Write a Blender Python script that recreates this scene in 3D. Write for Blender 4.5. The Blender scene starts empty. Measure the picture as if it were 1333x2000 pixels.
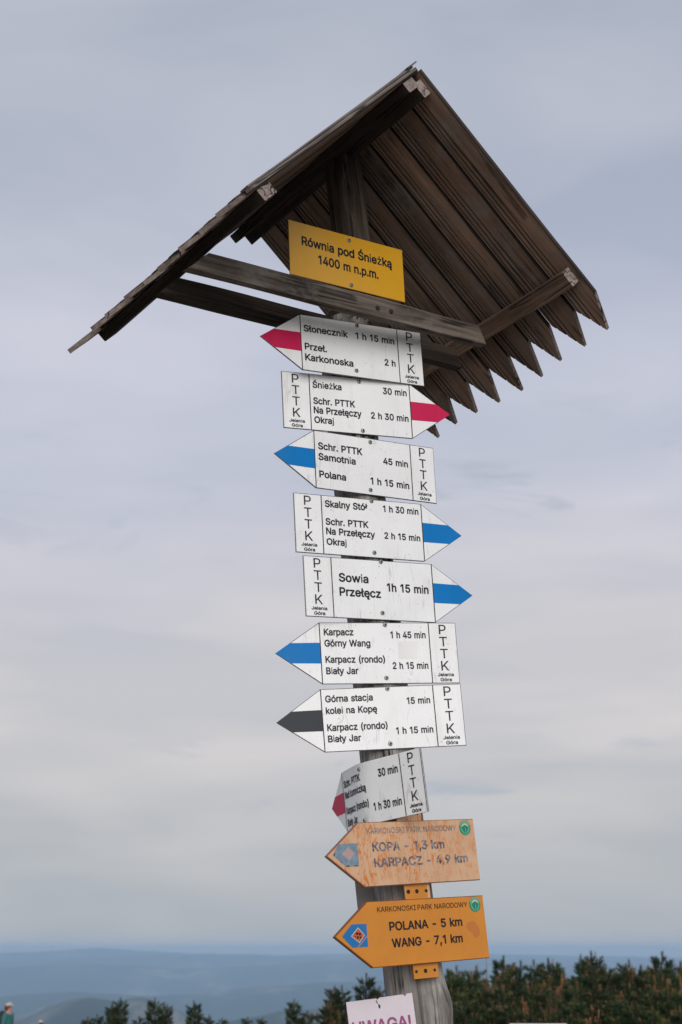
import bpy, bmesh, math, random
from math import sin, cos, radians, pi, atan, sqrt, exp
from mathutils import Vector, Matrix, noise

random.seed(7)
scene = bpy.context.scene
COL = scene.collection
CAM_H = 1.65

# ------------------------------------------------------------------ camera
cam_d = bpy.data.cameras.new("camera")
cam = bpy.data.objects.new("camera", cam_d)
COL.objects.link(cam)
scene.camera = cam
F_PX = 3198.3                      # focal length in pixels of the 1333 px wide photograph
PITCH = atan(855.0 / F_PX)
cam_d.sensor_fit = 'HORIZONTAL'
cam_d.sensor_width = 24.0
cam_d.lens = 24.0 * F_PX / 1333.0
cam_d.clip_start = 0.1
cam_d.clip_end = 200000
cam.location = (0, 0, CAM_H)
cam.rotation_euler = (pi / 2 + PITCH, 0, 0)
cam_d.dof.use_dof = True
cam_d.dof.focus_distance = 5.5
cam_d.dof.aperture_fstop = 5.6
scene.render.resolution_x = 682
scene.render.resolution_y = 1024
scene.cycles.use_denoising = True
scene.cycles.volume_bounces = 2

# ------------------------------------------------------------------ sky, sun, exposure
SUN_EL, SUN_AZ = radians(22), radians(174)     # behind the camera, veiled by cloud
scene.view_settings.view_transform = 'Standard'
scene.view_settings.look = 'None'
scene.view_settings.exposure = 0.5
scene.view_settings.gamma = 1.0
scene.view_settings.use_curve_mapping = False


def lin(c):
    return tuple(((v / 255.0) / 12.92 if v / 255.0 <= 0.04045 else ((v / 255.0 + 0.055) / 1.055) ** 2.4) for v in c) + (1.0,)


world = bpy.data.worlds.new("World")
scene.world = world
world.use_nodes = True


def make_world():
    nt = world.node_tree
    nt.nodes.clear()
    N, L = nt.nodes.new, nt.links.new
    out = N('ShaderNodeOutputWorld')
    sky = N('ShaderNodeTexSky')
    sky.sky_type = 'NISHITA'
    sky.sun_disc = False
    sky.sun_elevation = SUN_EL
    sky.sun_rotation = SUN_AZ
    sky.altitude = 1400
    b1 = N('ShaderNodeBackground')
    b1.inputs[1].default_value = 0.06
    L(sky.outputs[0], b1.inputs[0])
    tc = N('ShaderNodeTexCoord')
    sep = N('ShaderNodeSeparateXYZ')
    L(tc.outputs['Generated'], sep.inputs[0])
    # big soft warp so that the bands are not level lines
    n0 = N('ShaderNodeTexNoise'); n0.inputs['Scale'].default_value = 2.2; n0.inputs['Detail'].default_value = 3
    L(tc.outputs['Generated'], n0.inputs['Vector'])
    w0 = N('ShaderNodeMath'); w0.operation = 'MULTIPLY_ADD'
    L(n0.outputs[0], w0.inputs[0]); w0.inputs[1].default_value = 0.16; w0.inputs[2].default_value = -0.08
    fade = N('ShaderNodeMath'); fade.operation = 'MULTIPLY'; fade.use_clamp = True
    L(sep.outputs['Z'], fade.inputs[0]); fade.inputs[1].default_value = 5.0
    w1 = N('ShaderNodeMath'); w1.operation = 'MULTIPLY'
    L(w0.outputs[0], w1.inputs[0]); L(fade.outputs[0], w1.inputs[1])
    za = N('ShaderNodeMath'); za.operation = 'ADD'; za.use_clamp = True
    L(sep.outputs['Z'], za.inputs[0]); L(w1.outputs[0], za.inputs[1])
    ramp = N('ShaderNodeValToRGB')
    ramp.color_ramp.interpolation = 'B_SPLINE'
    stops = [(0.0, (168, 169, 172)), (0.04, (168, 168, 170)), (0.075, (176, 174, 174)), (0.115, (196, 190, 187)), (0.155, (198, 192, 189)),
             (0.20, (189, 186, 189)), (0.26, (174, 177, 187)), (0.34, (181, 183, 195)), (0.44, (168, 172, 183)), (0.56, (164, 169, 179)), (1.0, (168, 172, 181))]
    e = ramp.color_ramp.elements
    e[0].position, e[0].color = stops[0][0], lin(stops[0][1])
    e[1].position, e[1].color = stops[-1][0], lin(stops[-1][1])
    for p, c in stops[1:-1]:
        x = e.new(p); x.color = lin(c)
    L(za.outputs[0], ramp.inputs[0])
    # streaks: diagonal veils high up, level bands low down
    mp = N('ShaderNodeMapping'); mp.inputs['Rotation'].default_value = (0, radians(-28), 0); mp.inputs['Scale'].default_value = (1.6, 1.6, 5.0)
    L(tc.outputs['Generated'], mp.inputs['Vector'])
    n1 = N('ShaderNodeTexNoise'); n1.inputs['Scale'].default_value = 1.7; n1.inputs['Detail'].default_value = 4; n1.inputs['Roughness'].default_value = 0.45; n1.inputs['Distortion'].default_value = 0.5
    L(mp.outputs[0], n1.inputs['Vector'])
    mp2 = N('ShaderNodeMapping'); mp2.inputs['Scale'].default_value = (1.6, 1.6, 8.0); mp2.inputs['Location'].default_value = (3.1, 0.4, 1.0)
    L(tc.outputs['Generated'], mp2.inputs['Vector'])
    n2 = N('ShaderNodeTexNoise'); n2.inputs['Scale'].default_value = 1.8; n2.inputs['Detail'].default_value = 3; n2.inputs['Roughness'].default_value = 0.5; n2.inputs['Distortion'].default_value = 0.3
    L(mp2.outputs[0], n2.inputs['Vector'])
    mxn = N('ShaderNodeMix'); mxn.data_type = 'FLOAT'
    fz = N('ShaderNodeMapRange'); fz.inputs[1].default_value = 0.18; fz.inputs[2].default_value = 0.36
    L(sep.outputs['Z'], fz.inputs[0]); L(fz.outputs[0], mxn.inputs[0])
    L(n2.outputs[0], mxn.inputs[2]); L(n1.outputs[0], mxn.inputs[3])
    c2 = N('ShaderNodeMapRange'); c2.inputs[1].default_value = 0.34; c2.inputs[2].default_value = 0.66
    c2.inputs[3].default_value = 0.0; c2.inputs[4].default_value = 1.0
    L(mxn.outputs[0], c2.inputs[0])
    tint = N('ShaderNodeMix'); tint.data_type = 'RGBA'
    tint.inputs[6].default_value = (0.82, 0.865, 0.93, 1)
    tint.inputs[7].default_value = (1.16, 1.13, 1.12, 1)
    L(c2.outputs[0], tint.inputs[0])
    mul = N('ShaderNodeMix'); mul.data_type = 'RGBA'; mul.blend_type = 'MULTIPLY'; mul.inputs[0].default_value = 1.0
    L(ramp.outputs[0], mul.inputs[6]); L(tint.outputs[2], mul.inputs[7])
    mp3 = N('ShaderNodeMapping'); mp3.inputs['Scale'].default_value = (9, 9, 34); mp3.inputs['Location'].default_value = (0.7, 0.2, 0.35)
    L(tc.outputs['Generated'], mp3.inputs['Vector'])
    n3 = N('ShaderNodeTexNoise'); n3.inputs['Scale'].default_value = 1.3; n3.inputs['Detail'].default_value = 5; n3.inputs['Roughness'].default_value = 0.6; n3.inputs['Distortion'].default_value = 0.6
    L(mp3.outputs[0], n3.inputs['Vector'])
    k3 = N('ShaderNodeMapRange'); k3.inputs[1].default_value = 0.56; k3.inputs[2].default_value = 0.70; k3.inputs[4].default_value = 0.85
    L(n3.outputs[0], k3.inputs[0])
    band = N('ShaderNodeValToRGB'); be = band.color_ramp.elements
    be[0].position, be[0].color = 0.055, (0, 0, 0, 1); be[1].position, be[1].color = 0.34, (0, 0, 0, 1)
    for p, c in ((0.085, 1.0), (0.105, 0.8), (0.13, 0.0), (0.21, 0.0), (0.27, 0.7)):
        x = be.new(p); x.color = (c, c, c, 1)
    L(sep.outputs['Z'], band.inputs[0])
    k4 = N('ShaderNodeMath'); k4.operation = 'MULTIPLY'; L(k3.outputs[0], k4.inputs[0]); L(band.outputs[0], k4.inputs[1])
    wisp = N('ShaderNodeMix'); wisp.data_type = 'RGBA'
    L(k4.outputs[0], wisp.inputs[0]); L(mul.outputs[2], wisp.inputs[6]); wisp.inputs[7].default_value = lin((150, 158, 170))
    b2 = N('ShaderNodeBackground'); b2.inputs[1].default_value = 0.90
    L(wisp.outputs[2], b2.inputs[0])
    mix = N('ShaderNodeMixShader'); mix.inputs[0].default_value = 0.93      # cloud cover
    L(b1.outputs[0], mix.inputs[1]); L(b2.outputs[0], mix.inputs[2])
    L(mix.outputs[0], out.inputs[0])


make_world()
sun_d = bpy.data.lights.new("sun", 'SUN')
sun_d.energy = 1.5
sun_d.angle = radians(45)
sun_d.color = (1.0, 0.96, 0.92)
sun = bpy.data.objects.new("sun", sun_d)
COL.objects.link(sun)
sd = Vector((sin(SUN_AZ) * cos(SUN_EL), cos(SUN_AZ) * cos(SUN_EL), sin(SUN_EL)))
sun.rotation_euler = sd.to_track_quat('Z', 'Y').to_euler()

# ------------------------------------------------------------------ helpers


def tag(o, label=None, cat=None, group=None, kind=None):
    if label: o['label'] = label
    if cat: o['category'] = cat
    if group: o['group'] = group
    if kind: o['kind'] = kind
    return o


def smooth(me, ang=40):
    for p in me.polygons: p.use_smooth = True
    try:
        me.set_sharp_from_angle(angle=radians(ang))
    except Exception:
        pass


def mesh_obj(name, verts, faces, mats, parent=None, M=None, mi=None, sm=False):
    """one mesh object; M is its frame in the world, parent keeps it there"""
    me = bpy.data.meshes.new(name)
    me.from_pydata([tuple(v) for v in verts], [], faces)
    for m in (mats if isinstance(mats, (list, tuple)) else [mats]): me.materials.append(m)
    if mi:
        for p, i in zip(me.polygons, mi): p.material_index = i
    if sm: smooth(me)
    me.update()
    o = bpy.data.objects.new(name, me)
    COL.objects.link(o)
    place(o, parent, M)
    return o


def bm_obj(name, bm, mats, parent=None, M=None, sm=False):
    me = bpy.data.meshes.new(name)
    bm.to_mesh(me); bm.free()
    for m in (mats if isinstance(mats, (list, tuple)) else [mats]): me.materials.append(m)
    if sm: smooth(me)
    o = bpy.data.objects.new(name, me)
    COL.objects.link(o)
    place(o, parent, M)
    return o


WORLD_M = {}


def place(o, parent, M):
    M = M if M is not None else (WORLD_M[parent.name] if parent else Matrix())
    if parent:
        o.parent = parent
        o.matrix_basis = WORLD_M[parent.name].inverted() @ M
    else:
        o.matrix_basis = M
    WORLD_M[o.name] = M.copy()


def empty(name, M):
    o = bpy.data.objects.new(name, None)
    o.empty_display_size = 0.1
    COL.objects.link(o)
    place(o, None, M)
    return o


def frame(origin, ex, ey, ez):
    m = Matrix.Identity(4)
    for i in range(3):
        m[i][0], m[i][1], m[i][2], m[i][3] = ex[i], ey[i], ez[i], origin[i]
    return m


def Rx(a): return Matrix.Rotation(a, 3, 'X')
def Ry(a): return Matrix.Rotation(a, 3, 'Y')
def Rz(a): return Matrix.Rotation(a, 3, 'Z')


def M4(R, o): return Matrix.Translation(o) @ R.to_4x4()


# ------------------------------------------------------------------ materials


def new_mat(name):
    m = bpy.data.materials.new(name)
    m.use_nodes = True
    nt = m.node_tree
    nt.nodes.clear()
    out = nt.nodes.new('ShaderNodeOutputMaterial')
    b = nt.nodes.new('ShaderNodeBsdfPrincipled')
    nt.links.new(b.outputs[0], out.inputs[0])
    return m, nt, b


def nnode(nt, t, **kw):
    n = nt.nodes.new(t)
    for k, v in kw.items(): setattr(n, k, v)
    return n


def ramp_node(nt, stops, fac):
    r = nt.nodes.new('ShaderNodeValToRGB')
    e = r.color_ramp.elements
    e[0].position, e[0].color = stops[0]
    e[1].position, e[1].color = stops[-1]
    for p, c in stops[1:-1]:
        x = e.new(p); x.color = c
    nt.links.new(fac, r.inputs[0])
    return r.outputs[0]


def g(v): return (v, v, v, 1)


def noise_out(nt, vec, scale, detail=4, rough=0.5, dist=0.0):
    n = nt.nodes.new('ShaderNodeTexNoise')
    n.inputs['Scale'].default_value = scale
    n.inputs['Detail'].default_value = detail
    n.inputs['Roughness'].default_value = rough
    n.inputs['Distortion'].default_value = dist
    nt.links.new(vec, n.inputs['Vector'])
    return n.outputs[0]


def mapping(nt, vec, scale=(1, 1, 1), loc=(0, 0, 0), rot=(0, 0, 0)):
    n = nt.nodes.new('ShaderNodeMapping')
    n.inputs['Scale'].default_value = scale
    n.inputs['Location'].default_value = loc
    n.inputs['Rotation'].default_value = rot
    nt.links.new(vec, n.inputs['Vector'])
    return n.outputs[0]


def mixc(nt, fac, a, b, blend='MIX'):
    n = nt.nodes.new('ShaderNodeMix'); n.data_type = 'RGBA'; n.blend_type = blend
    for s, v in ((0, fac), (6, a), (7, b)):
        if isinstance(v, (int, float, tuple)): n.inputs[s].default_value = v
        else: nt.links.new(v, n.inputs[s])
    return n.outputs[2]


def bump(nt, b, height, strength=0.4, dist=0.002):
    n = nt.nodes.new('ShaderNodeBump')
    n.inputs['Strength'].default_value = strength
    n.inputs['Distance'].default_value = dist
    nt.links.new(height, n.inputs['Height'])
    nt.links.new(n.outputs[0], b.inputs['Normal'])


def wood(name, dark, mid, light, axis='X', rough=0.85, knots=True, wear=None, crack=0.5, spec=0.2, soft=0.0):
    """weathered timber: grain lines and cracks run along the object's own axis"""
    m, nt, b = new_mat(name)
    tc = nnode(nt, 'ShaderNodeTexCoord')
    oi = nnode(nt, 'ShaderNodeObjectInfo')
    off = nnode(nt, 'ShaderNodeVectorMath', operation='MULTIPLY_ADD')
    comb = nnode(nt, 'ShaderNodeCombineXYZ')
    for i in range(3): nt.links.new(oi.outputs['Random'], comb.inputs[i])
    nt.links.new(comb.outputs[0], off.inputs[0])
    off.inputs[1].default_value = (13.0, 7.0, 5.0)
    nt.links.new(tc.outputs['Object'], off.inputs[2])
    v = off.outputs[0]
    sc = {'X': (1.6, 26, 26), 'Z': (26, 26, 1.6)}[axis]
    sc2 = {'X': (5, 150, 150), 'Z': (150, 150, 5)}[axis]
    # knots bend the grain round themselves
    ks = {'X': (2.2, 9, 9), 'Z': (9, 9, 2.2)}[axis]
    vor = nnode(nt, 'ShaderNodeTexVoronoi')
    vor.inputs['Scale'].default_value = 1.0
    vor.inputs['Randomness'].default_value = 1.0
    nt.links.new(mapping(nt, v, ks), vor.inputs['Vector'])
    kn = nnode(nt, 'ShaderNodeMapRange'); kn.inputs[1].default_value = 0.0; kn.inputs[2].default_value = 0.22
    kn.inputs[3].default_value = 1.0; kn.inputs[4].default_value = 0.0
    nt.links.new(vor.outputs['Distance'], kn.inputs[0])
    addk = nnode(nt, 'ShaderNodeVectorMath', operation='MULTIPLY_ADD')
    ck = nnode(nt, 'ShaderNodeCombineXYZ')
    for i in range(3): nt.links.new(kn.outputs[0], ck.inputs[i])
    nt.links.new(ck.outputs[0], addk.inputs[0])
    addk.inputs[1].default_value = (0.02, 0.03, 0.03) if knots else (0, 0, 0)
    nt.links.new(v, addk.inputs[2])
    vg = addk.outputs[0]
    n1 = noise_out(nt, mapping(nt, vg, sc), 1.0, 6, 0.6, 0.6)
    n2 = noise_out(nt, mapping(nt, vg, sc2), 1.0, 3, 0.6)
    nb = noise_out(nt, v, 2.3, 4, 0.6)
    col = ramp_node(nt, [(0.28 - 0.12 * soft, dark), (0.47, mid), (0.72 + 0.10 * soft, light)], n1)
    fine = ramp_node(nt, [(0.3, g(0.62 + 0.22 * soft)), (0.6, g(1.12 - 0.04 * soft))], n2)
    col = mixc(nt, 1.0, col, fine, 'MULTIPLY')
    blot = ramp_node(nt, [(0.3, g(0.65)), (0.7, (1.25 + 0.25 * soft, 1.25 + 0.05 * soft, 1.25 - 0.05 * soft, 1))], nb)
    col = mixc(nt, 0.8, col, blot, 'MULTIPLY')
    # each piece its own tone
    tone = ramp_node(nt, [(0.0, (0.72, 0.70, 0.70, 1)), (0.5, (1.0, 0.97, 0.93, 1)), (1.0, (1.22, 1.18, 1.14, 1))], oi.outputs['Random'])
    col = mixc(nt, 1.0, col, tone, 'MULTIPLY')
    if knots:
        kc = ramp_node(nt, [(0.35, g(0)), (0.9, g(0.8))], kn.outputs[0])
        col = mixc(nt, kc, col, (dark[0] * 1.1, dark[1] * 0.8, dark[2] * 0.7, 1))
    # cracks
    cs = {'X': (1.0, 34, 34), 'Z': (34, 34, 1.0)}[axis]
    n3 = noise_out(nt, mapping(nt, v, cs, (5, 3, 1)), 1.0, 2, 0.4, 0.2)
    cr = nnode(nt, 'ShaderNodeMath', operation='SUBTRACT'); nt.links.new(n3, cr.inputs[0]); cr.inputs[1].default_value = 0.5
    ab = nnode(nt, 'ShaderNodeMath', operation='ABSOLUTE'); nt.links.new(cr.outputs[0], ab.inputs[0])
    cc = ramp_node(nt, [(0.0, g(crack)), (0.012, g(crack)), (0.03, g(0))], ab.outputs[0])
    nm = noise_out(nt, v, 6, 2)
    cm = ramp_node(nt, [(0.46, g(0)), (0.56, g(1))], nm)
    crf = mixc(nt, 1.0, cc, cm, 'MULTIPLY')
    col = mixc(nt, crf, col, (0.008, 0.007, 0.006, 1))
    if wear:
        nw = noise_out(nt, v, 5, 5, 0.7)
        wf = ramp_node(nt, [(0.5, g(0)), (0.68, g(0.75))], nw)
        col = mixc(nt, wf, col, wear)
    nt.links.new(col, b.inputs['Base Color'])
    b.inputs['Roughness'].default_value = rough
    b.inputs['Specular IOR Level'].default_value = spec
    hh = nnode(nt, 'ShaderNodeMath', operation='SUBTRACT')
    nt.links.new(n1, hh.inputs[0]); nt.links.new(crf, hh.inputs[1])
    h2 = nnode(nt, 'ShaderNodeMath', operation='MULTIPLY_ADD')
    nt.links.new(n2, h2.inputs[0]); h2.inputs[1].default_value = 0.35; nt.links.new(hh.outputs[0], h2.inputs[2])
    bump(nt, b, h2.outputs[0], 0.7, 0.004)
    return m


def paint(name, col, rough=0.4, dirt=0.0,  dirtcol=(0.2, 0.17, 0.13, 1), specks=0.0, bumpy=0.0, var=0.06, spec=0.5, metal=0.0, scratch=0.0):
    """painted or printed sheet with faint stains and specks in the object's own space"""
    m, nt, b = new_mat(name)
    tc = nnode(nt, 'ShaderNodeTexCoord')
    oi = nnode(nt, 'ShaderNodeObjectInfo')
    off = nnode(nt, 'ShaderNodeVectorMath', operation='MULTIPLY_ADD')
    comb = nnode(nt, 'ShaderNodeCombineXYZ')
    for i in range(3): nt.links.new(oi.outputs['Random'], comb.inputs[i])
    nt.links.new(comb.outputs[0], off.inputs[0]); off.inputs[1].default_value = (9, 5, 7)
    nt.links.new(tc.outputs['Object'], off.inputs[2])
    v = off.outputs[0]
    n1 = noise_out(nt, v, 7, 5, 0.6)
    c = mixc(nt, 1.0, col, ramp_node(nt, [(0.3, g(1 - var)), (0.7, g(1 + var))], n1), 'MULTIPLY')
    if dirt:
        nd = noise_out(nt, mapping(nt, v, (14, 14, 5)), 1.0, 6, 0.65, 0.5)
        c = mixc(nt, ramp_node(nt, [(0.52, g(0)), (0.78, g(dirt))], nd), c, dirtcol)
    if specks:
        nsp = noise_out(nt, v, 130, 2, 0.5)
        c = mixc(nt, ramp_node(nt, [(0.71, g(0)), (0.76, g(specks))], nsp), c, (0.07, 0.06, 0.05, 1))
    if scratch:
        for rot, lo in (((0, radians(35), 0), (0.3, 0, 0.7)), ((0, radians(-52), 0), (4.1, 0, 2.2)), ((0, radians(8), 0), (6.6, 0, 3.9))):
            ns = noise_out(nt, mapping(nt, v, (16, 1, 2.2), lo, rot), 1.0, 3, 0.5, 0.5)
            s1 = nnode(nt, 'ShaderNodeMath', operation='SUBTRACT'); nt.links.new(ns, s1.inputs[0]); s1.inputs[1].default_value = 0.5
            s2 = nnode(nt, 'ShaderNodeMath', operation='ABSOLUTE'); nt.links.new(s1.outputs[0], s2.inputs[0])
            line = ramp_node(nt, [(0.0, g(1)), (0.003, g(1)), (0.008, g(0))], s2.outputs[0])
            part = ramp_node(nt, [(0.56, g(0)), (0.64, g(scratch))], noise_out(nt, mapping(nt, v, (1, 1, 1), lo), 9, 2))
            c = mixc(nt, mixc(nt, 1.0, line, part, 'MULTIPLY'), c, (0.30, 0.30, 0.30, 1))
        runs = noise_out(nt, mapping(nt, v, (55, 1, 2.0)), 1.0, 3, 0.5)
        c = mixc(nt, ramp_node(nt, [(0.60, g(0)), (0.78, g(0.10))], runs), c, (0.34, 0.30, 0.24, 1))
    nt.links.new(c, b.inputs['Base Color'])
    rr = nnode(nt, 'ShaderNodeMapRange'); rr.inputs[3].default_value = rough - 0.08; rr.inputs[4].default_value = rough + 0.12
    nt.links.new(n1, rr.inputs[0]); nt.links.new(rr.outputs[0], b.inputs['Roughness'])
    b.inputs['Specular IOR Level'].default_value = spec
    b.inputs['Metallic'].default_value = metal
    if bumpy:
        nb = noise_out(nt, v, 4, 2, 0.4)
        bump(nt, b, nb, bumpy, 0.02)
    return m


MAT = {}
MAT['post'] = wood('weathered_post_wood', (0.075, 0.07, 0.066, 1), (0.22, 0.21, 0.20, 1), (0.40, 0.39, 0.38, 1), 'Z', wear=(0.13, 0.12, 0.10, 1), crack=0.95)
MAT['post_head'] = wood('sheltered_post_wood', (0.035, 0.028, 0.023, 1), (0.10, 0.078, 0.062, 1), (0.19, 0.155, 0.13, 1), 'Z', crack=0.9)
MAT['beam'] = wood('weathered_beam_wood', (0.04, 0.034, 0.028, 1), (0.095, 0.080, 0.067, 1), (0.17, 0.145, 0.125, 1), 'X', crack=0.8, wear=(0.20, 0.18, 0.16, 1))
MAT['board'] = wood('stained_roof_board_wood', (0.095, 0.070, 0.056, 1), (0.180, 0.132, 0.105, 1), (0.275, 0.212, 0.172, 1), 'X', crack=0.6, wear=(0.20, 0.18, 0.16, 1), soft=1.0)
MAT['board_top'] = wood('grey_roof_board_top', (0.05, 0.043, 0.04, 1), (0.125, 0.108, 0.10, 1), (0.22, 0.195, 0.18, 1), 'X', crack=0.9)
MAT['brown_beam'] = wood('stained_brown_timber', (0.07, 0.045, 0.034, 1), (0.16, 0.105, 0.075, 1), (0.24, 0.165, 0.12, 1), 'X', crack=0.8)
MAT['end_dull'] = wood('board_end_grain', (0.10, 0.08, 0.07, 1), (0.19, 0.155, 0.14, 1), (0.28, 0.24, 0.215, 1), 'X', knots=False, crack=0.9)
MAT['groove'] = wood('dark_board_groove', (0.010, 0.008, 0.007, 1), (0.022, 0.017, 0.014, 1), (0.04, 0.03, 0.024, 1), 'X', knots=False)  # near-black timber on the groove and chamfer faces
MAT['shaded_timber'] = wood('shade_painted_timber', (0.018, 0.014, 0.012, 1), (0.042, 0.033, 0.027, 1), (0.08, 0.062, 0.05, 1), 'X', crack=0.8)  # darker copy of the timber: the shade inside the roof is painted in
MAT['end'] = wood('beam_end_grain', (0.15, 0.12, 0.11, 1), (0.30, 0.245, 0.225, 1), (0.42, 0.35, 0.33, 1), 'X', knots=False, crack=0.9)
MAT['white'] = paint('white_sign_enamel', (0.82, 0.82, 0.81, 1), 0.34, 0.18, (0.42, 0.38, 0.32, 1), 0.6, 0.10, 0.04, scratch=0.35)
MAT['edge'] = paint('dark_sign_edge', (0.06, 0.065, 0.07, 1), 0.5)
MAT['black'] = paint('black_print', (0.010, 0.012, 0.017, 1), 0.5, var=0.25, spec=0.3)
MAT['red'] = paint('crimson_print', (0.55, 0.010, 0.075, 1), 0.45, 0.12, (0.55, 0.12, 0.15, 1), spec=0.2)
MAT['blue'] = paint('blue_print', (0.0, 0.165, 0.47, 1), 0.45, 0.12, (0.12, 0.28, 0.45, 1), spec=0.2)
MAT['charcoal'] = paint('charcoal_print', (0.020, 0.025, 0.034, 1), 0.45, var=0.15, spec=0.3)
MAT['yellow'] = paint('yellow_sign_enamel', (0.66, 0.34, 0.022, 1), 0.22, 0.06, (0.3, 0.16, 0.02, 1), 0.2, 0.04, 0.04)
MAT['yellow_edge'] = paint('yellow_sign_edge', (0.32, 0.16, 0.02, 1), 0.5)
MAT['screw'] = paint('zinc_screw', (0.28, 0.32, 0.31, 1), 0.42, 0.3, (0.15, 0.10, 0.06, 1), metal=0.6)
MAT['hole'] = paint('screw_recess', (0.01, 0.01, 0.01, 1), 0.7)
MAT['orange'] = paint('orange_sign_paint', (0.60, 0.225, 0.022, 1), 0.38, 0.22, (0.42, 0.13, 0.02, 1), 0.2, 0.04, 0.08)
MAT['orange_edge'] = paint('orange_sign_edge', (0.20, 0.055, 0.015, 1), 0.6, 0.4, (0.06, 0.03, 0.02, 1))
MAT['peach_edge'] = paint('faded_sign_edge', (0.26, 0.11, 0.06, 1), 0.7, 0.5, (0.10, 0.05, 0.03, 1))
MAT['pink'] = paint('pale_lilac_sheet', (0.62, 0.55, 0.60, 1), 0.45, 0.1, (0.3, 0.25, 0.25, 1), 0.3, 0.04)
MAT['magenta'] = paint('magenta_print', (0.26, 0.03, 0.14, 1), 0.45)
MAT['grey_metal'] = paint('dull_grey_metal', (0.16, 0.155, 0.15, 1), 0.55, 0.3, (0.08, 0.07, 0.06, 1))
MAT['green'] = paint('green_print', (0.015, 0.20, 0.11, 1), 0.45, var=0.15)
MAT['green_light'] = paint('light_green_print', (0.10, 0.42, 0.25, 1), 0.45, var=0.1)
MAT['teal'] = paint('teal_print', (0.012, 0.16, 0.22, 1), 0.45)
MAT['cream'] = paint('cream_print', (0.55, 0.55, 0.28, 1), 0.45)
MAT['emblem_blue'] = paint('emblem_blue_print', (0.006, 0.15, 0.40, 1), 0.45, 0.1, (0.3, 0.3, 0.3, 1))
MAT['emblem_red'] = paint('emblem_red_print', (0.50, 0.10, 0.03, 1), 0.45, 0.3, (0.3, 0.2, 0.1, 1))
MAT['line_white'] = paint('white_print', (0.6, 0.6, 0.58, 1), 0.45)


def peach_nodes(nt):
    """sun-bleached paint with orange scrapes; the same pattern for board and for the bare spots in its lettering"""
    tc = nnode(nt, 'ShaderNodeTexCoord')
    v = tc.outputs['Object']
    n1 = noise_out(nt, v, 9, 5, 0.6)
    base = ramp_node(nt, [(0.3, (0.56, 0.33, 0.185, 1)), (0.7, (0.66, 0.42, 0.26, 1))], n1)
    # drops the scrapes mostly in the middle of the board
    mk = noise_out(nt, mapping(nt, v, (5, 1, 8), (2.7, 0, 1.3)), 1.0, 3, 0.6)
    mask = ramp_node(nt, [(0.36, g(0)), (0.56, g(1))], mk)
    tot = None
    for i, (rot, sc, lo) in enumerate((((0, radians(58), 0), (34, 1, 7), (0.3, 0, 0.7)), ((0, radians(-38), 0), (30, 1, 6), (4.1, 0, 2.2)), ((0, radians(80), 0), (40, 1, 9), (7.7, 0, 5.1)))):
        n = noise_out(nt, mapping(nt, v, sc, lo, rot), 1.0, 3, 0.55, 0.9)
        s = nnode(nt, 'ShaderNodeMath', operation='SUBTRACT'); nt.links.new(n, s.inputs[0]); s.inputs[1].default_value = 0.5
        a = nnode(nt, 'ShaderNodeMath', operation='ABSOLUTE'); nt.links.new(s.outputs[0], a.inputs[0])
        r = ramp_node(nt, [(0.0, g(1)), (0.009, g(0.9)), (0.019, g(0))], a.outputs[0])
        tot = r if tot is None else mixc(nt, 1.0, tot, r, 'LIGHTEN')
    brk = ramp_node(nt, [(0.40, g(0)), (0.50, g(1))], noise_out(nt, v, 26, 2))
    f = mixc(nt, 1.0, mixc(nt, 1.0, tot, mask, 'MULTIPLY'), brk, 'MULTIPLY')
    blot = ramp_node(nt, [(0.66, g(0)), (0.72, g(0.8))], noise_out(nt, mapping(nt, v, (1, 1, 1), (0.4, 0, 0.9)), 34, 4, 0.7, 1.0))
    f = mixc(nt, 1.0, f, mixc(nt, 1.0, blot, mask, 'MULTIPLY'), 'LIGHTEN')
    col = mixc(nt, f, base, (0.58, 0.17, 0.015, 1))
    return v, col


def peach_board():
    m, nt, b = new_mat('faded_peach_sign_paint')
    v, col = peach_nodes(nt)
    nt.links.new(col, b.inputs['Base Color'])
    b.inputs['Roughness'].default_value = 0.6
    bump(nt, b, noise_out(nt, v, 60, 4), 0.15, 0.002)
    return m


def peach_print(name, c1, c2, lo=0.44, hi=0.52, worn=1.0):
    m, nt, b = new_mat(name)
    v, col = peach_nodes(nt)
    n = noise_out(nt, v, 75, 3, 0.6)
    ink = ramp_node(nt, [(0.35, c1), (0.6, c2)], noise_out(nt, v, 55, 3, 0.6))
    n2 = noise_out(nt, mapping(nt, v, (1, 1, 1), (3, 0, 1)), 95, 3, 0.65)
    f = ramp_node(nt, [(lo, g(0)), (hi, g(worn))], n2)
    c = mixc(nt, f, ink, col)
    nt.links.new(c, b.inputs['Base Color'])
    b.inputs['Roughness'].default_value = 0.6
    return m


MAT['peach'] = peach_board()
MAT['peach_letter'] = peach_print('worn_grey_lettering', (0.015, 0.02, 0.03, 1), (0.20, 0.20, 0.25, 1), 0.54, 0.62, 0.8)
MAT['peach_small_letter'] = peach_print('faded_grey_lettering', (0.10, 0.095, 0.10, 1), (0.24, 0.22, 0.24, 1), 0.52, 0.66, 0.6)
MAT['peach_blue'] = peach_print('faded_blue_emblem', (0.13, 0.20, 0.27, 1), (0.20, 0.28, 0.34, 1), 0.60, 0.72, 0.7)
MAT['peach_diamond'] = peach_print('faded_pink_diamond', (0.45, 0.26, 0.26, 1), (0.36, 0.30, 0.33, 1), 0.45, 0.7, 0.6)

# ------------------------------------------------------------------ terrain


def lerp_tab(tab, x):
    if x <= tab[0][0]: return tab[0][1]
    for (a, b), (c, d) in zip(tab, tab[1:]):
        if x <= c: return b + (d - b) * (x - a) / (c - a)
    return tab[-1][1]


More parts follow.
